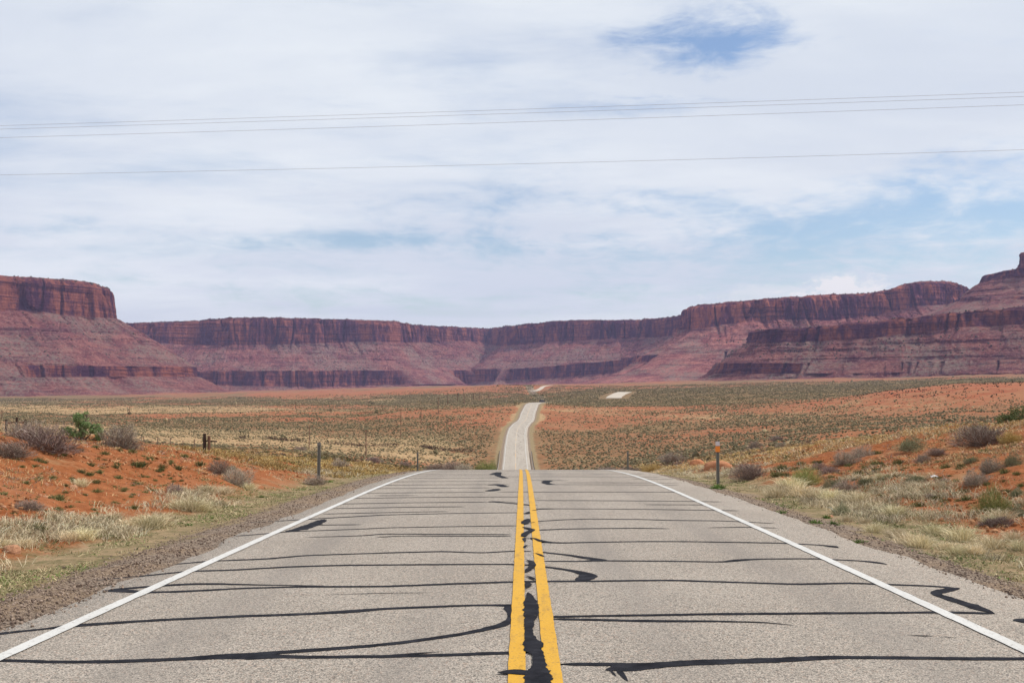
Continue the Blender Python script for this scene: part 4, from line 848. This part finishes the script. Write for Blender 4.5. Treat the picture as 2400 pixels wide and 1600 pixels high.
def d_pale(X, Y):
    s, d = rel(X, Y); n = fbm(X/1.7+9, Y/2.6, o=3)
    l = ss(5.9, 6.4, d)*(1-ss(6.8, 7.6, d))*np.clip(-.05+1.8*n, 0, 1)*(s < 0); r = ss(5.7, 6.3, d)*(1-ss(7.4, 9.2, d))*np.clip(.12+2.1*n, 0, 1)*(s > 0)
    return np.where(Y < 60, l+r, 0)
scatter_grass('dry_grass', 'pale dry grass standing in strips along both verges', 2900, 7, 62, d_pale,
    [(0, .6, .30, .0035, PALE[0], PALE[1], .62, .9), (.6, .82, .26, .004, (.33, .28, .19), (.52, .44, .31), .7, .9), (.82, 1, .16, .005, (.13, .14, .055), (.27, .27, .13), .9, .6)], 26, .10)
def d_bank(X, Y):
    s, d = rel(X, Y); n = fbm(X/2.2+3, Y/3.0+9, o=4); return np.where(Y < 60, ss(6.8, 8.5, d)*np.clip(.12+.9*n, .02, 1), 0)
scatter_grass('sparse_grass', 'thin scattered straw and small weeds on the red banks', 8500, 10, 64, d_bank,
    [(0, .45, .17, .004, (.36, .24, .11), (.56, .42, .22), .8, .8), (.45, .8, .11, .0055, (.10, .105, .04), (.25, .23, .10), 1.0, .6), (.8, 1, .13, .005, (.22, .14, .10), (.34, .25, .18), 1.0, .5)], 13, .075)
def d_gold(X, Y):
    s, d = rel(X, Y); n = fbm(X/4+30, Y/6, o=3); px = 1176+F*X/Y
    l = (s < 0)*ss(36, 44, Y)*ss(5.5, 7.5, d)*np.clip(.55+1.1*n, 0, 1)*ss(300, 460, px); r = (s > 0)*ss(13.0, 16.5, d)*np.clip(.5+1.2*n, 0, 1)*ss(26, 34, Y)+(s > 0)*ss(5.5, 7, d)*ss(38, 46, Y)*.6
    return l+r
scatter_grass('golden_grass', 'golden dry grass over the tops of the banks and past the crest', 17000, 24, 150, d_gold,
    [(0, .7, .26, .0045, (.36, .25, .085), (.56, .42, .17), .75, .8), (.7, .9, .28, .0045, (.34, .29, .19), (.52, .46, .30), .8, .8), (.9, 1, .2, .007, (.12, .12, .045), (.24, .23, .09), .95, .5)], 13, .16)

scatter_grass('golden_grass', 'thick golden dry grass where the left bank flattens out beside the road', 8000, 33, 95, lambda X, Y: (X < xroad(Y))*ss(5.6, 7.0, rel(X, Y)[1])*ss(300, 430, 1176+F*X/Y)*(1-ss(24, 40, rel(X, Y)[1]))*np.clip(.75+1.2*fbm(X/4+2, Y/7, o=3), 0, 1),
    [(0, .72, .30, .006, (.34, .23, .075), (.54, .40, .16), .75, .8), (.72, .88, .24, .006, (.36, .31, .2), (.52, .46, .30), .8, .8), (.88, 1, .2, .008, (.11, .12, .04), (.22, .22, .08), .95, .5)], 14, .17)
scatter_grass('golden_grass', 'golden and straw-coloured grass covering the top of the right slope', 10000, 27, 95, lambda X, Y: (X > xroad(Y))*ss(np.interp(Y, [27, 36, 42], [14.5, 10, 6.]), np.interp(Y, [27, 36, 42], [17.5, 13, 7.5]), rel(X, Y)[1])*np.clip(.6+1.2*fbm(X/4+2, Y/7, o=3), 0, 1),
    [(0, .62, .27, .005, (.36, .235, .09), (.55, .40, .18), .75, .8), (.62, .88, .25, .006, (.36, .30, .2), (.54, .46, .30), .8, .8), (.88, 1, .2, .008, (.13, .12, .05), (.24, .22, .10), .95, .5)], 14, .17)
# gravel and stones
def stones(name, label, n, dens, r0, r1, c0, c1, Y0, Y1, kind='stuff', up=.3):
    out = []; tot = 0
    while tot < n:
        Y = Y0*(Y1/Y0)**rng.random(n*3); X = (rng.random(n*3)*2-1)*(.55*Y+3); k = rng.random(n*3) < dens(X, Y); out.append(np.stack([X[k], Y[k]], -1)); tot += k.sum()
    p = np.concatenate(out)[:n]; z = terrain(p[:, 0], p[:, 1]); z = np.where(rel(p[:, 0], p[:, 1])[1] < 4.4, zroad(p[:, 1])+.002, z)
    ico = np.array([(0, 0, -1), (.72, -.53, -.45), (-.28, -.85, -.45), (-.89, 0, -.45), (-.28, .85, -.45), (.72, .53, -.45), (.28, -.85, .45), (-.72, -.53, .45), (-.72, .53, .45), (.28, .85, .45), (.89, 0, .45), (0, 0, 1)])
    fc = np.array([(0, 1, 2), (1, 0, 5), (0, 2, 3), (0, 3, 4), (0, 4, 5), (1, 5, 10), (2, 1, 6), (3, 2, 7), (4, 3, 8), (5, 4, 9), (1, 10, 6), (2, 6, 7), (3, 7, 8), (4, 8, 9), (5, 9, 10), (6, 10, 11), (7, 6, 11), (8, 7, 11), (9, 8, 11), (10, 9, 11)])[:, ::-1]
    r = r0*(r1/r0)**(rng.random(n)**2); V = ico[None]*(1+.28*rng.uniform(-1, 1, (n, 12, 1)))*r[:, None, None]*rng.uniform(.6, 1.25, (n, 1, 3)); V += np.c_[p, z+r*up][:, None]
    k = rng.random((n, 1)); cc = np.array(c0)*(1-k)+np.array(c1)*k
    o = mesh(name, V.reshape(-1, 3), (fc[None]+np.arange(n)[:, None, None]*12).reshape(-1, 3), M_STONE, cols=np.repeat(cc, 12, 0)); return tag(o, label, 'gravel', kind=kind)
M_STONE = leafmat('stone', .9)
stones('gravel', 'loose grey gravel along both edges of the asphalt', 15000, lambda X, Y: np.where(X > xroad(Y), ss(4.1, 4.55, rel(X, Y)[1])**2, ss(3.75, 4.15, rel(X, Y)[1])**2)*(1-ss(4.7, 5.6, rel(X, Y)[1]))*(Y < 40), .005, .018, (.12, .085, .065), (.42, .33, .25), 6, 40)
stones('soil_clods', 'red clods and pebbles scattered over the banks', 9000, lambda X, Y: ss(6.5, 8, rel(X, Y)[1])*np.clip(.3+1.4*fbm(X/2, Y/2, o=2), 0, 1)*(Y < 60), .012, .06, (.26, .075, .03), (.52, .25, .14), 9, 60)

# boulders and rocks
def rock(name, x, y, wpx, hpx, col, label, seed, D=None, flat_=1., group=None):
    loc, D = hit(x, y) if D is None else (stand(x, D), D); a, b_, h = wpx*D/F/2, wpx*D/F/2*.7, hpx*D/F
    u, v = np.meshgrid(np.linspace(0, 2*math.pi, 33)[:-1], np.linspace(-.5, math.pi/2, 16)); d = np.stack([np.cos(u)*np.cos(v), np.sin(u)*np.cos(v), np.sin(v)], -1)
    q = np.sign(d)*np.abs(d)**.72; r = 1+.16*fbm(d[..., 0]*1.6+seed, d[..., 1]*1.6, d[..., 2]*1.6+seed, o=3)+.04*fbm(d[..., 0]*7+seed, d[..., 1]*7, d[..., 2]*7, o=2)
    V = q*r[..., None]*np.array([a, b_, h]); V[..., 2] += V[..., 0]*0; V = V.reshape(-1, 3)
    fs = []
    for i in range(15):
        for k in range(32): fs.append((i*32+k, i*32+(k+1) % 32, (i+1)*32+(k+1) % 32, (i+1)*32+k))
    m, t, b2 = mat('sandstone', .95, .1); p = t.node('ShaderNodeTexCoord').outputs['Object']
    t.put(b2.inputs['Base Color'], t.mix(t.noise(p, 3, 8, .7), tuple(c*.7 for c in col), tuple(min(1, c*1.25) for c in col))); t.put(b2.inputs['Normal'], t.node('ShaderNodeBump', {'Height': t.noise(p, 6, 8, .7), 'Distance': .06}).outputs[0])
    o = mesh(name, V, fs, m, smooth=True); o.location = loc+np.array([0, 0, -h*.08]); o.rotation_euler = (0, 0, rng.uniform(-.4, .4)); return tag(o, label, 'rock', group)
rock('boulder', 1602, 1070, 34, 18, (.46, .20, .10), 'smaller rounded orange boulder on the right, left of the long one', 2)
rock('boulder', 1650, 1075, 66, 19, (.42, .19, .10), 'long sloping orange boulder behind the orange-topped post', 5)
for x, y, wd, lab in [(168, 1121, 18, 'pale orange stone in the middle of the left bank'), (92, 1140, 9, 'brown stone, left one of a close pair on the left bank'), (104, 1143, 11, 'reddish stone, right one of a close pair on the left bank'), (26, 1267, 40, 'flat orange stone at the foot of the left bank by the edge of the picture'), (8, 1168, 12, 'pale stone on the left bank at the edge of the picture'), (1478, 1077, 12, 'small red stone beside the crest right of the shorter post'), (1908, 1187, 12, 'small tan stone at the edge of the right verge')]:
    rock('stone', x, y, wd, wd*.45, (.46, .24, .14), lab, x*.1)

# ------------------------------------------------------------------ far scrub: real low bushes over the plain
def scrub():
    fc = np.array([(0, 1, 2), (1, 0, 5), (0, 2, 3), (0, 3, 4), (0, 4, 5), (1, 5, 10), (2, 1, 6), (3, 2, 7), (4, 3, 8), (5, 4, 9), (1, 10, 6), (2, 6, 7), (3, 7, 8), (4, 8, 9), (5, 9, 10), (6, 10, 11), (7, 6, 11), (8, 7, 11), (9, 8, 11), (10, 9, 11)])[:, ::-1]
    ico = np.array([(0, 0, -1), (.72, -.53, -.45), (-.28, -.85, -.45), (-.89, 0, -.45), (-.28, .85, -.45), (.72, .53, -.45), (.28, -.85, .45), (-.72, -.53, .45), (-.72, .53, .45), (.28, .85, .45), (.89, 0, .45), (0, 0, 1)])
    N = 1500000; Y = 150+(2000-150)*rng.random(N)**.72; X = (rng.random(N)*2-1)*(.57*Y+8)
    v, tn, pk = zones(X, Y); fine = fbm(X/11, Y/16, o=4); m_ = np.exp(-((X-MOUND[0])/62)**2-((Y-MOUND[1])/100)**2); wash = ss(.80, .96, 1-np.abs(fbm(X/75+8, Y/50, o=3))*1.6)
    pr = np.clip(.07+.60*ss(.35, .75, v+.55*fine)+.12*tn+.16*wash+.05*m_, 0, 1)*np.interp(Y, [60, 200, 600, 2000], [.60, .60, .45, .24])
    d = np.abs(X-xroad(Y)); pr = pr*np.where(Y < 720, ss(7, 12, d), 1)*(Y > 62)
    for xs, ys, zs in FARP: pr = pr*np.where((Y > ys[0]-30) & (Y < ys[-1]+40) & (np.abs(X-np.interp(Y, ys, xs)) < 16), 0, 1)
    k = rng.random(N) < pr; X, Y, v, tn, m_ = X[k], Y[k], v[k], tn[k], m_[k]; n = len(X); z = terrain(X, Y, False)
    r = (.22+.45*rng.random(n)**1.8)*np.interp(Y, [60, 300, 1000, 2000], [.5, .62, 1.05, 1.6]); hgt = r*rng.uniform(.55, 1.0, n)
    big = rng.random(n) < .0012; r[big] *= 2.6; hgt[big] *= 2.9
    V = ico[None]*(1+.38*rng.uniform(-1, 1, (n, 12, 1)))*np.stack([r, r, hgt], -1)[:, None]+np.c_[X, Y, z+hgt*.55][:, None]
    kk = rng.random((n, 1)); dk = np.array((.095, .082, .040))*(1-kk)+np.array((.21, .18, .095))*kk
    ty = rng.random(n); gr = ty < np.clip(.18+.65*tn-.4*v, .12, .7)
    cc = np.where(gr[:, None], np.array((.36, .28, .15))*(.75+.5*kk), dk); cc = np.where((m_ > .4)[:, None], np.array((.06, .045, .028))*(1+kk), cc)
    print('scrub', n)
    o = mesh('desert_scrub', V.reshape(-1, 3), (fc[None]+np.arange(n)[:, None, None]*12).reshape(-1, 3), M_SCRUB, cols=np.repeat(cc, 12, 0))
    tag(o, 'low sagebrush and scrub dotted in thousands over the valley floor', 'scrub', kind='stuff')
    # junipers and brush on rims and debris slopes
    VV, CC = [], []; 
    for V_, rows_, cnt in ((VL, (3, 8), 500), (VC, (3, 7), 1500), (VP, (3, 6), 500), (VB, (2, 6), 500), (VU, (3, 7), 300), (VC, (40, 80), 2200), (VP, (40, 70), 700), (VL, (40, 80), 500), (VB, (40, 75), 500)):
        i = rng.integers(rows_[0], rows_[1], cnt); j = rng.integers(0, V_.shape[1], cnt); p = V_[i, j]; rr = rng.uniform(1.4, 3.2, cnt)
        q = ico[None]*(1+.3*rng.uniform(-1, 1, (cnt, 12, 1)))*rr[:, None, None]+p[:, None]+np.array([0, 0, .8]); VV.append(q.reshape(-1, 3)); CC.append(np.repeat(rng.uniform(.7, 1.4, (cnt, 1))*np.array((.055, .055, .035)), 12, 0))
    VV = np.concatenate(VV); n2 = len(VV)//12
    o = mesh('juniper_scrub', VV, (fc[None]+np.arange(n2)[:, None, None]*12).reshape(-1, 3), M_SCRUB, cols=np.concatenate(CC)); tag(o, 'dark juniper scrub along the mesa rims and debris slopes', 'scrub', kind='stuff')
scrub()

# ------------------------------------------------------------------ posts, fences, wires, rails
M_STEEL = simple('weathered steel', (.20, .19, .17), .65, .4, .2, 40, .3)
def upost(x, D, h, label, reflector=False):
    loc = stand(x, D); e = empty('delineator_post', loc, 0, label, 'road post'); 
    m_ = MB(); w_, dpt, th = .037, .03, .006          # hat-section steel post
    m_.box((0, 0, h/2-.1), (w_*.55, th, h/2+.1)); m_.box((-w_*.62, -dpt/2, h/2-.1), (th, dpt/2, h/2+.1)); m_.box((w_*.62, -dpt/2, h/2-.1), (th, dpt/2, h/2+.1)); m_.box((-w_*.95, -dpt, h/2-.1), (w_*.3, th, h/2+.1)); m_.box((w_*.95, -dpt, h/2-.1), (w_*.3, th, h/2+.1))
    m_.build('post', M_STEEL, e)
    if reflector:
        a = MB(); a.box((0, -dpt-.012, h-.21), (.066, .004, .085)); tag(a.build('reflector', simple('orange reflector', (.85, .24, .03), .35, .5, .05), e), 'orange reflector')
        a = MB(); a.box((0, -dpt-.012, h-.055), (.06, .004, .062)); tag(a.build('reflector', simple('white reflector', (.62, .55, .58), .35, .5, .08), e), 'whitish reflector above the orange one')
    else:
        a = MB(); a.box((0, -dpt-.008, h-.05), (.05, .004, .05)); a.build('plate', M_STEEL, e)
    return e
upost(734.5, 29, 1.22, 'tall bare grey steel post at the left road shoulder'); upost(960, 55, 1.16, 'shorter bare grey steel post at the left of the road crest')
upost(1646.5, 29, 1.22, 'grey steel post topped with an orange and white reflector, at the right shoulder', True); upost(1441, 55, 1.22, 'shorter bare grey steel post at the right of the road crest')
M_WOOD = simple('dark weathered timber', (.055, .036, .028), .95, .1, .35, 12); M_WOOD2 = simple('brown timber', (.15, .085, .055), .95, .1, .3, 12)
def wires(mb_, pts_list, r): 
    for pts in pts_list: mb_.tube(pts, r, 4, False)
def brace(label):
    D = 70.; e = empty('fence_brace', stand(478, D), 0, label, 'fence'); s = D/F; yb = stand(478, D); 
    z0 = EYE-(1043-920)*s-yb[2]
    for (x, top, bot, w_, mm) in ((471.5, 995, 1045, 7.2, M_WOOD), (481.8, 1000, 1045, 6.6, M_WOOD2)):
        m_ = MB(); xc = (x-478)*s; h0 = EYE-(bot-920)*s-yb[2]-.4; h1 = EYE-(top-920)*s-yb[2]; m_.tube([(xc, 0, h0), (xc+.01, 0, (h0+h1)/2), (xc, 0, h1)], [w_*s/2*1.06, w_*s/2, w_*s/2*.97], 10); m_.build('fence_post', mm, e)
    m_ = MB(); zc = EYE-(1012-920)*s-yb[2]; m_.tube([(-.35, .06, zc+.03), (.1, .06, zc), (.65, .1, zc-.03)], [.055, .06, .05], 8); m_.build('rail', M_WOOD, e)
brace('pair of thick dark timber posts with a short cross rail, standing in the golden grass')
def brace2():
    D = 46.; s = D/F; yb = stand(40, D); e = empty('fence_brace', yb, 0, 'three dark timber post tops joined by a rail, behind the bushes at the far left', 'fence')
    for x, top in ((16, 963), (40, 958), (60, 963)):
        m_ = MB(); h1 = EYE-(top-920)*s-yb[2]; xc = (x-40)*s; m_.tube([(xc, 0, -.3), (xc, 0, h1)], [.05, .05], 9); m_.build('fence_post', M_WOOD, e)
    m_ = MB(); z = EYE-(969.5-920)*s-yb[2]; m_.tube([(-24*s, 0, z-.02), (0, 0, z+.01), (22*s, 0, z-.01)], .035, 8); m_.build('rail', M_WOOD2, e)
brace2()
def wire_fence():
    e = empty('wire_fence', stand(400, 80), 0, 'thin wire fence on slim metal stakes running left from the two dark timber posts', 'fence'); base = np.array(e.location)
    tops = []
    for x, yt in ((300, 1010), (332, 1013), (364, 1012), (393, 1011), (422, 1010), (448, 1008)):
        D = 92-(x-300)*.14; p = stand(x, D); h = max(.9, EYE-(yt-920)*D/F-p[2]); m_ = MB(); m_.tube([(0, 0, -.2), (0, 0, h)], .028, 6); o = m_.build('stake', simple('rusty stake', (.16, .10, .08), .9), e); o.location = p-base; tops.append(p-base+np.array([0, 0, h]))
    tops.append(stand(470, 70)-base+np.array([0, 0, 1.2])); tops = np.array(tops); m_ = MB()
    for k in (.08, .38, .68): wires(m_, [tops-np.array([0, 0, k])], .006)
    m_.build('wire', M_STEEL, e)
wire_fence()
def brush_fence():
    pts = [hit(x, y)[0] for x, y in ((553, 1016), (575, 1019), (600, 1019.5), (650, 1022), (700, 1023), (760, 1024), (820, 1024.5), (880, 1025.5), (940, 1025.5), (975, 1025), (1000, 1020.5), (1050, 1020.5), (1080, 1018.5))]
    D = np.median([p[1] for p in pts]); pts = [stand(x, D+8*math.sin(i)) for i, x in enumerate((553, 575, 600, 650, 700, 760, 820, 880, 940, 975, 1000, 1050, 1085))]
    P_ = np.array(pts); e = empty('brush_fence', P_[0], 0, 'long low fence choked with dark tumbleweeds across the left plain', 'fence'); L = np.r_[0, np.cumsum(np.linalg.norm(np.diff(P_, axis=0), axis=1))]
    n = 36; u = np.linspace(0, L[-1], n)
    for i in range(n):
        x = np.interp(u[i], L, P_[:, 0]); y = np.interp(u[i], L, P_[:, 1]); z = float(terrain(x, y)); m_ = MB(); h = rng.uniform(1.1, 1.7); m_.tube([(0, 0, -.2), (rng.uniform(-.05, .05), 0, h)], rng.choice([.06, .10]), 6); o = m_.build('fence_post', M_WOOD if i % 3 else M_WOOD2, e); o.location = np.array([x, y, z])-P_[0]
    nb = 900; uu = rng.random(nb)*L[-1]; uu = uu[(fbm(uu/9, 0*uu, o=2) > -.25) | (uu > L[-1]*.78)]; nb = len(uu); x = np.interp(uu, L, P_[:, 0])+rng.normal(size=nb)*.3; y = np.interp(uu, L, P_[:, 1])+rng.normal(size=nb)*.3; z = terrain(x, y)+rng.uniform(.1, .95, nb)*np.where(uu > L[-1]*.78, 1.15, .9)
    c = np.repeat(np.c_[x, y, z], 14, 0); d = rng.normal(size=c.shape); d /= np.linalg.norm(d, axis=1)[:, None]; V, Fc, cc = blades(c-P_[0], d, .55, .02, 0, (.055, .035, .028), (.13, .085, .06)); mesh('tumbleweed', V, Fc, M_LEAF, e, cols=cc)['kind'] = 'stuff'
brush_fence()
# guard rails at the foot of the far rise
def guard(sgn, x0, label):
    Ys = np.arange(268, 338, 5.); e = empty('guard_rail', (xroad(268)+sgn*x0, 268, zroad(268)), 0, label, 'guard rail'); b0 = np.array(e.location)
    pr = []
    for i, yy in enumerate(Ys):
        x = xroad(yy)+sgn*(x0+.02*i); z = zroad(yy); m_ = MB(); m_.box((0, 0, .25), (.09, .09, .62)); o = m_.build('rail_post', M_GREYW, e); o.location = np.array([x, yy, z])-b0; pr.append((x-sgn*.13, yy, z+.62))
    pr = np.array(pr)-b0; V = []
    for p in pr:
        for dz, dx in ((-.20, 0), (-.12, .05), (-.04, 0), (.04, 0), (.12, .05), (.20, 0)): V.append(p+np.array([-sgn*dx, 0, dz]))
    mesh('rail', V, grid_faces(len(pr), 6), M_GALV, e)
M_GREYW = simple('grey rail timber', (.20, .16, .13), .95); M_GALV = simple('galvanised rail', (.40, .38, .37), .55, .4, .15, 3, .4)
guard(-1, 5.1, 'weathered guard rail left of the far stretch of road'); guard(1, 5.1, 'weathered guard rail right of the far stretch of road')
# utility poles on the plain
def upole(x, yt, yb, label, group=None, D=None):
    loc, D = hit(x, yb) if D is None else (stand(x, D), D); h = max(4, (yb-yt)*D/F); e = empty('utility_pole', loc, 0, label, 'utility pole', group)
    m_ = MB(); rr = max(.13, D*.00033); m_.tube([(0, 0, -.5), (0, 0, h*.5), (0, 0, h)], [rr*1.1, rr, rr*.8], 8); m_.build('pole', M_POLE, e)
    m_ = MB(); m_.box((0, 0, h*.93), (h*.10, .06, .07)); m_.build('crossarm', M_POLE, e)
    for k in (-1, 0, 1):
        m_ = MB(); m_.tube([(k*h*.085, 0, h*.93+.07), (k*h*.085, 0, h*.93+.3)], [.05, .035], 6); m_.build('insulator', M_POLE, e)
    return e
M_POLE = simple('pole timber', (.17, .10, .07), .95, .05)
for a in [(710, 978, 1030, 'reddish utility pole just left of the tall left roadside post'), (840.5, 986.6, 1046.7, 'nearest dark utility pole, between the two left roadside posts'), (920.5, 936.6, 1004, 'tall utility pole on the plain left of the shorter left post'), (967, 934, 976.6, 'utility pole on the plain right above the shorter left post'), (1006.5, 912, 949, 'utility pole left of the dark crest of scrub'), (1028.5, 903, 928, 'thin distant utility pole, middle of the row near the far road'), (1066, 904, 928, 'thin distant utility pole, last clear one of the row near the far road'), (4, 942, 962, 'far utility pole at the extreme left of the plain'), (297.5, 934, 953, 'far utility pole right above the pale twiggy bush'), (679, 922, 939, 'far utility pole above the middle of the left plain')]: upole(*a)
for x, yt, yb in ((1051, 903, 921), (1088, 903, 918), (1102, 901, 915), (1123, 900, 914)): upole(x, yt, yb, 'one of the faintest utility poles in the distance left of the far road', 'faintest distant utility poles')
# overhead wires
M_WIRE = simple('aluminium conductor', (.30, .28, .28), .6, .3, .1)
for (yl, ym, yr), lab in zip(((289, 252, 212), (297, 261, 222), (316.5, 281, 241), (402, 377, 344)), ('topmost thin overhead wire crossing the sky', 'second overhead wire, just under the topmost', 'third overhead wire, lowest of the close three', 'lone lowest overhead wire well below the other three')):
    q = np.linspace(-.35, 1.35, 60); xs = q*2352; yc = np.polyfit([0, 1176, 2352], [yl, ym, yr], 2); D = 37-6*q
    pts = np.array([P(x, np.polyval(yc, x), d_) for x, d_ in zip(xs, D)]); m_ = MB(); m_.tube(pts, .0046, 6, False); tag(m_.build('overhead_wire', M_WIRE, smooth=True), lab, 'wire')
# distant car
def car():
    Y = 684.; X = (1245-1176)*Y/F; e = empty('car', (X, Y, float(zroad(Y))+.03), R(-38), 'dark car where the road bends right over the far crest', 'car')
    bm_ = MB(); prof = [(-2.2, .35), (-2.25, .75), (-2.15, 1.0), (-1.95, 1.08), (-1.35, 1.12), (1.0, 1.12), (2.05, .98), (2.25, .8), (2.25, .35)]; n = len(prof); V = []
    for s in (-.9, .9): V += [(s, y, z) for y, z in prof]
    bm_.add(V, [tuple(range(n))[::-1], tuple(range(n, 2*n))]+[(i, (i+1) % n, n+(i+1) % n, n+i) for i in range(n)]); bm_.build('body', simple('dark car paint', (.03, .028, .035), .3, .5), e)
    c_ = MB(); top = [(-1.95, 1.10), (-1.75, 1.62), (.1, 1.66), (.95, 1.13)]; V = []
    for s, k in ((-.82, 1), (.82, 1)): V += [(s*(1 if z < 1.3 else .86), y, z) for y, z in top]
    c_.add(V, [(3, 2, 1, 0), (4, 5, 6, 7)]+[(i, (i+1) % 4, 4+(i+1) % 4, 4+i) for i in range(4)]); c_.build('window', simple('car glass', (.05, .055, .065), .1, .6), e)
    for sx in (-.82, .82):
        for sy in (-1.4, 1.4):
            w_ = MB(); w_.tube([(sx-.11, sy, .33), (sx+.11, sy, .33)], .33, 14); w_.build('wheel', simple('tyre', (.02, .02, .02), .9), e)
        for sy, mm in ((-2.27, (.3, .03, .02)), (2.27, (.6, .6, .55))):
            l_ = MB(); l_.box((sx*.8, sy, .82), (.14, .02, .07)); l_.build('headlight' if sy > 0 else 'tail_light', simple('lamp', mm, .3), e)
car()
# crumpled white litter
def litter():
    loc, D = hit(2145, 1096); s = D/F; V = []; 
    n = 14; u, v = np.meshgrid(np.linspace(-1, 1, n), np.linspace(-1, 1, n)); r = np.hypot(u, v); z = (.55*(1-r**2*.6)+.35*fbm(u*2.2, v*2.2+4, o=3)).clip(0)*9*s; V = np.stack([u*8.5*s*(1+.2*fbm(u, v+9, o=2)), v*7*s, z+.01], -1).reshape(-1, 3)
    o = mesh('litter', V, grid_faces(n, n), simple('white plastic', (.78, .77, .80), .5, .4, .05)); o.location = loc; tag(o, 'crumpled piece of white litter lying on the right red slope', 'litter')
litter()
# haze
mb = MB(); mb.box((0, 4400, 330), (9650, 5000, 400))
m = bpy.data.materials.new('haze'); m.use_nodes = True; t = NT(m.node_tree); t.n.clear()
pv = t.node('ShaderNodeVolumePrincipled', {'Color': (.62, .59, 1.), 'Density': 3.9e-5, 'Anisotropy': .0}); t.node('ShaderNodeOutputMaterial', {'Volume': pv.outputs[0]})
HZ = mb.build('haze', m); tag(HZ, 'thin bluish air over the valley', 'haze', kind='stuff')
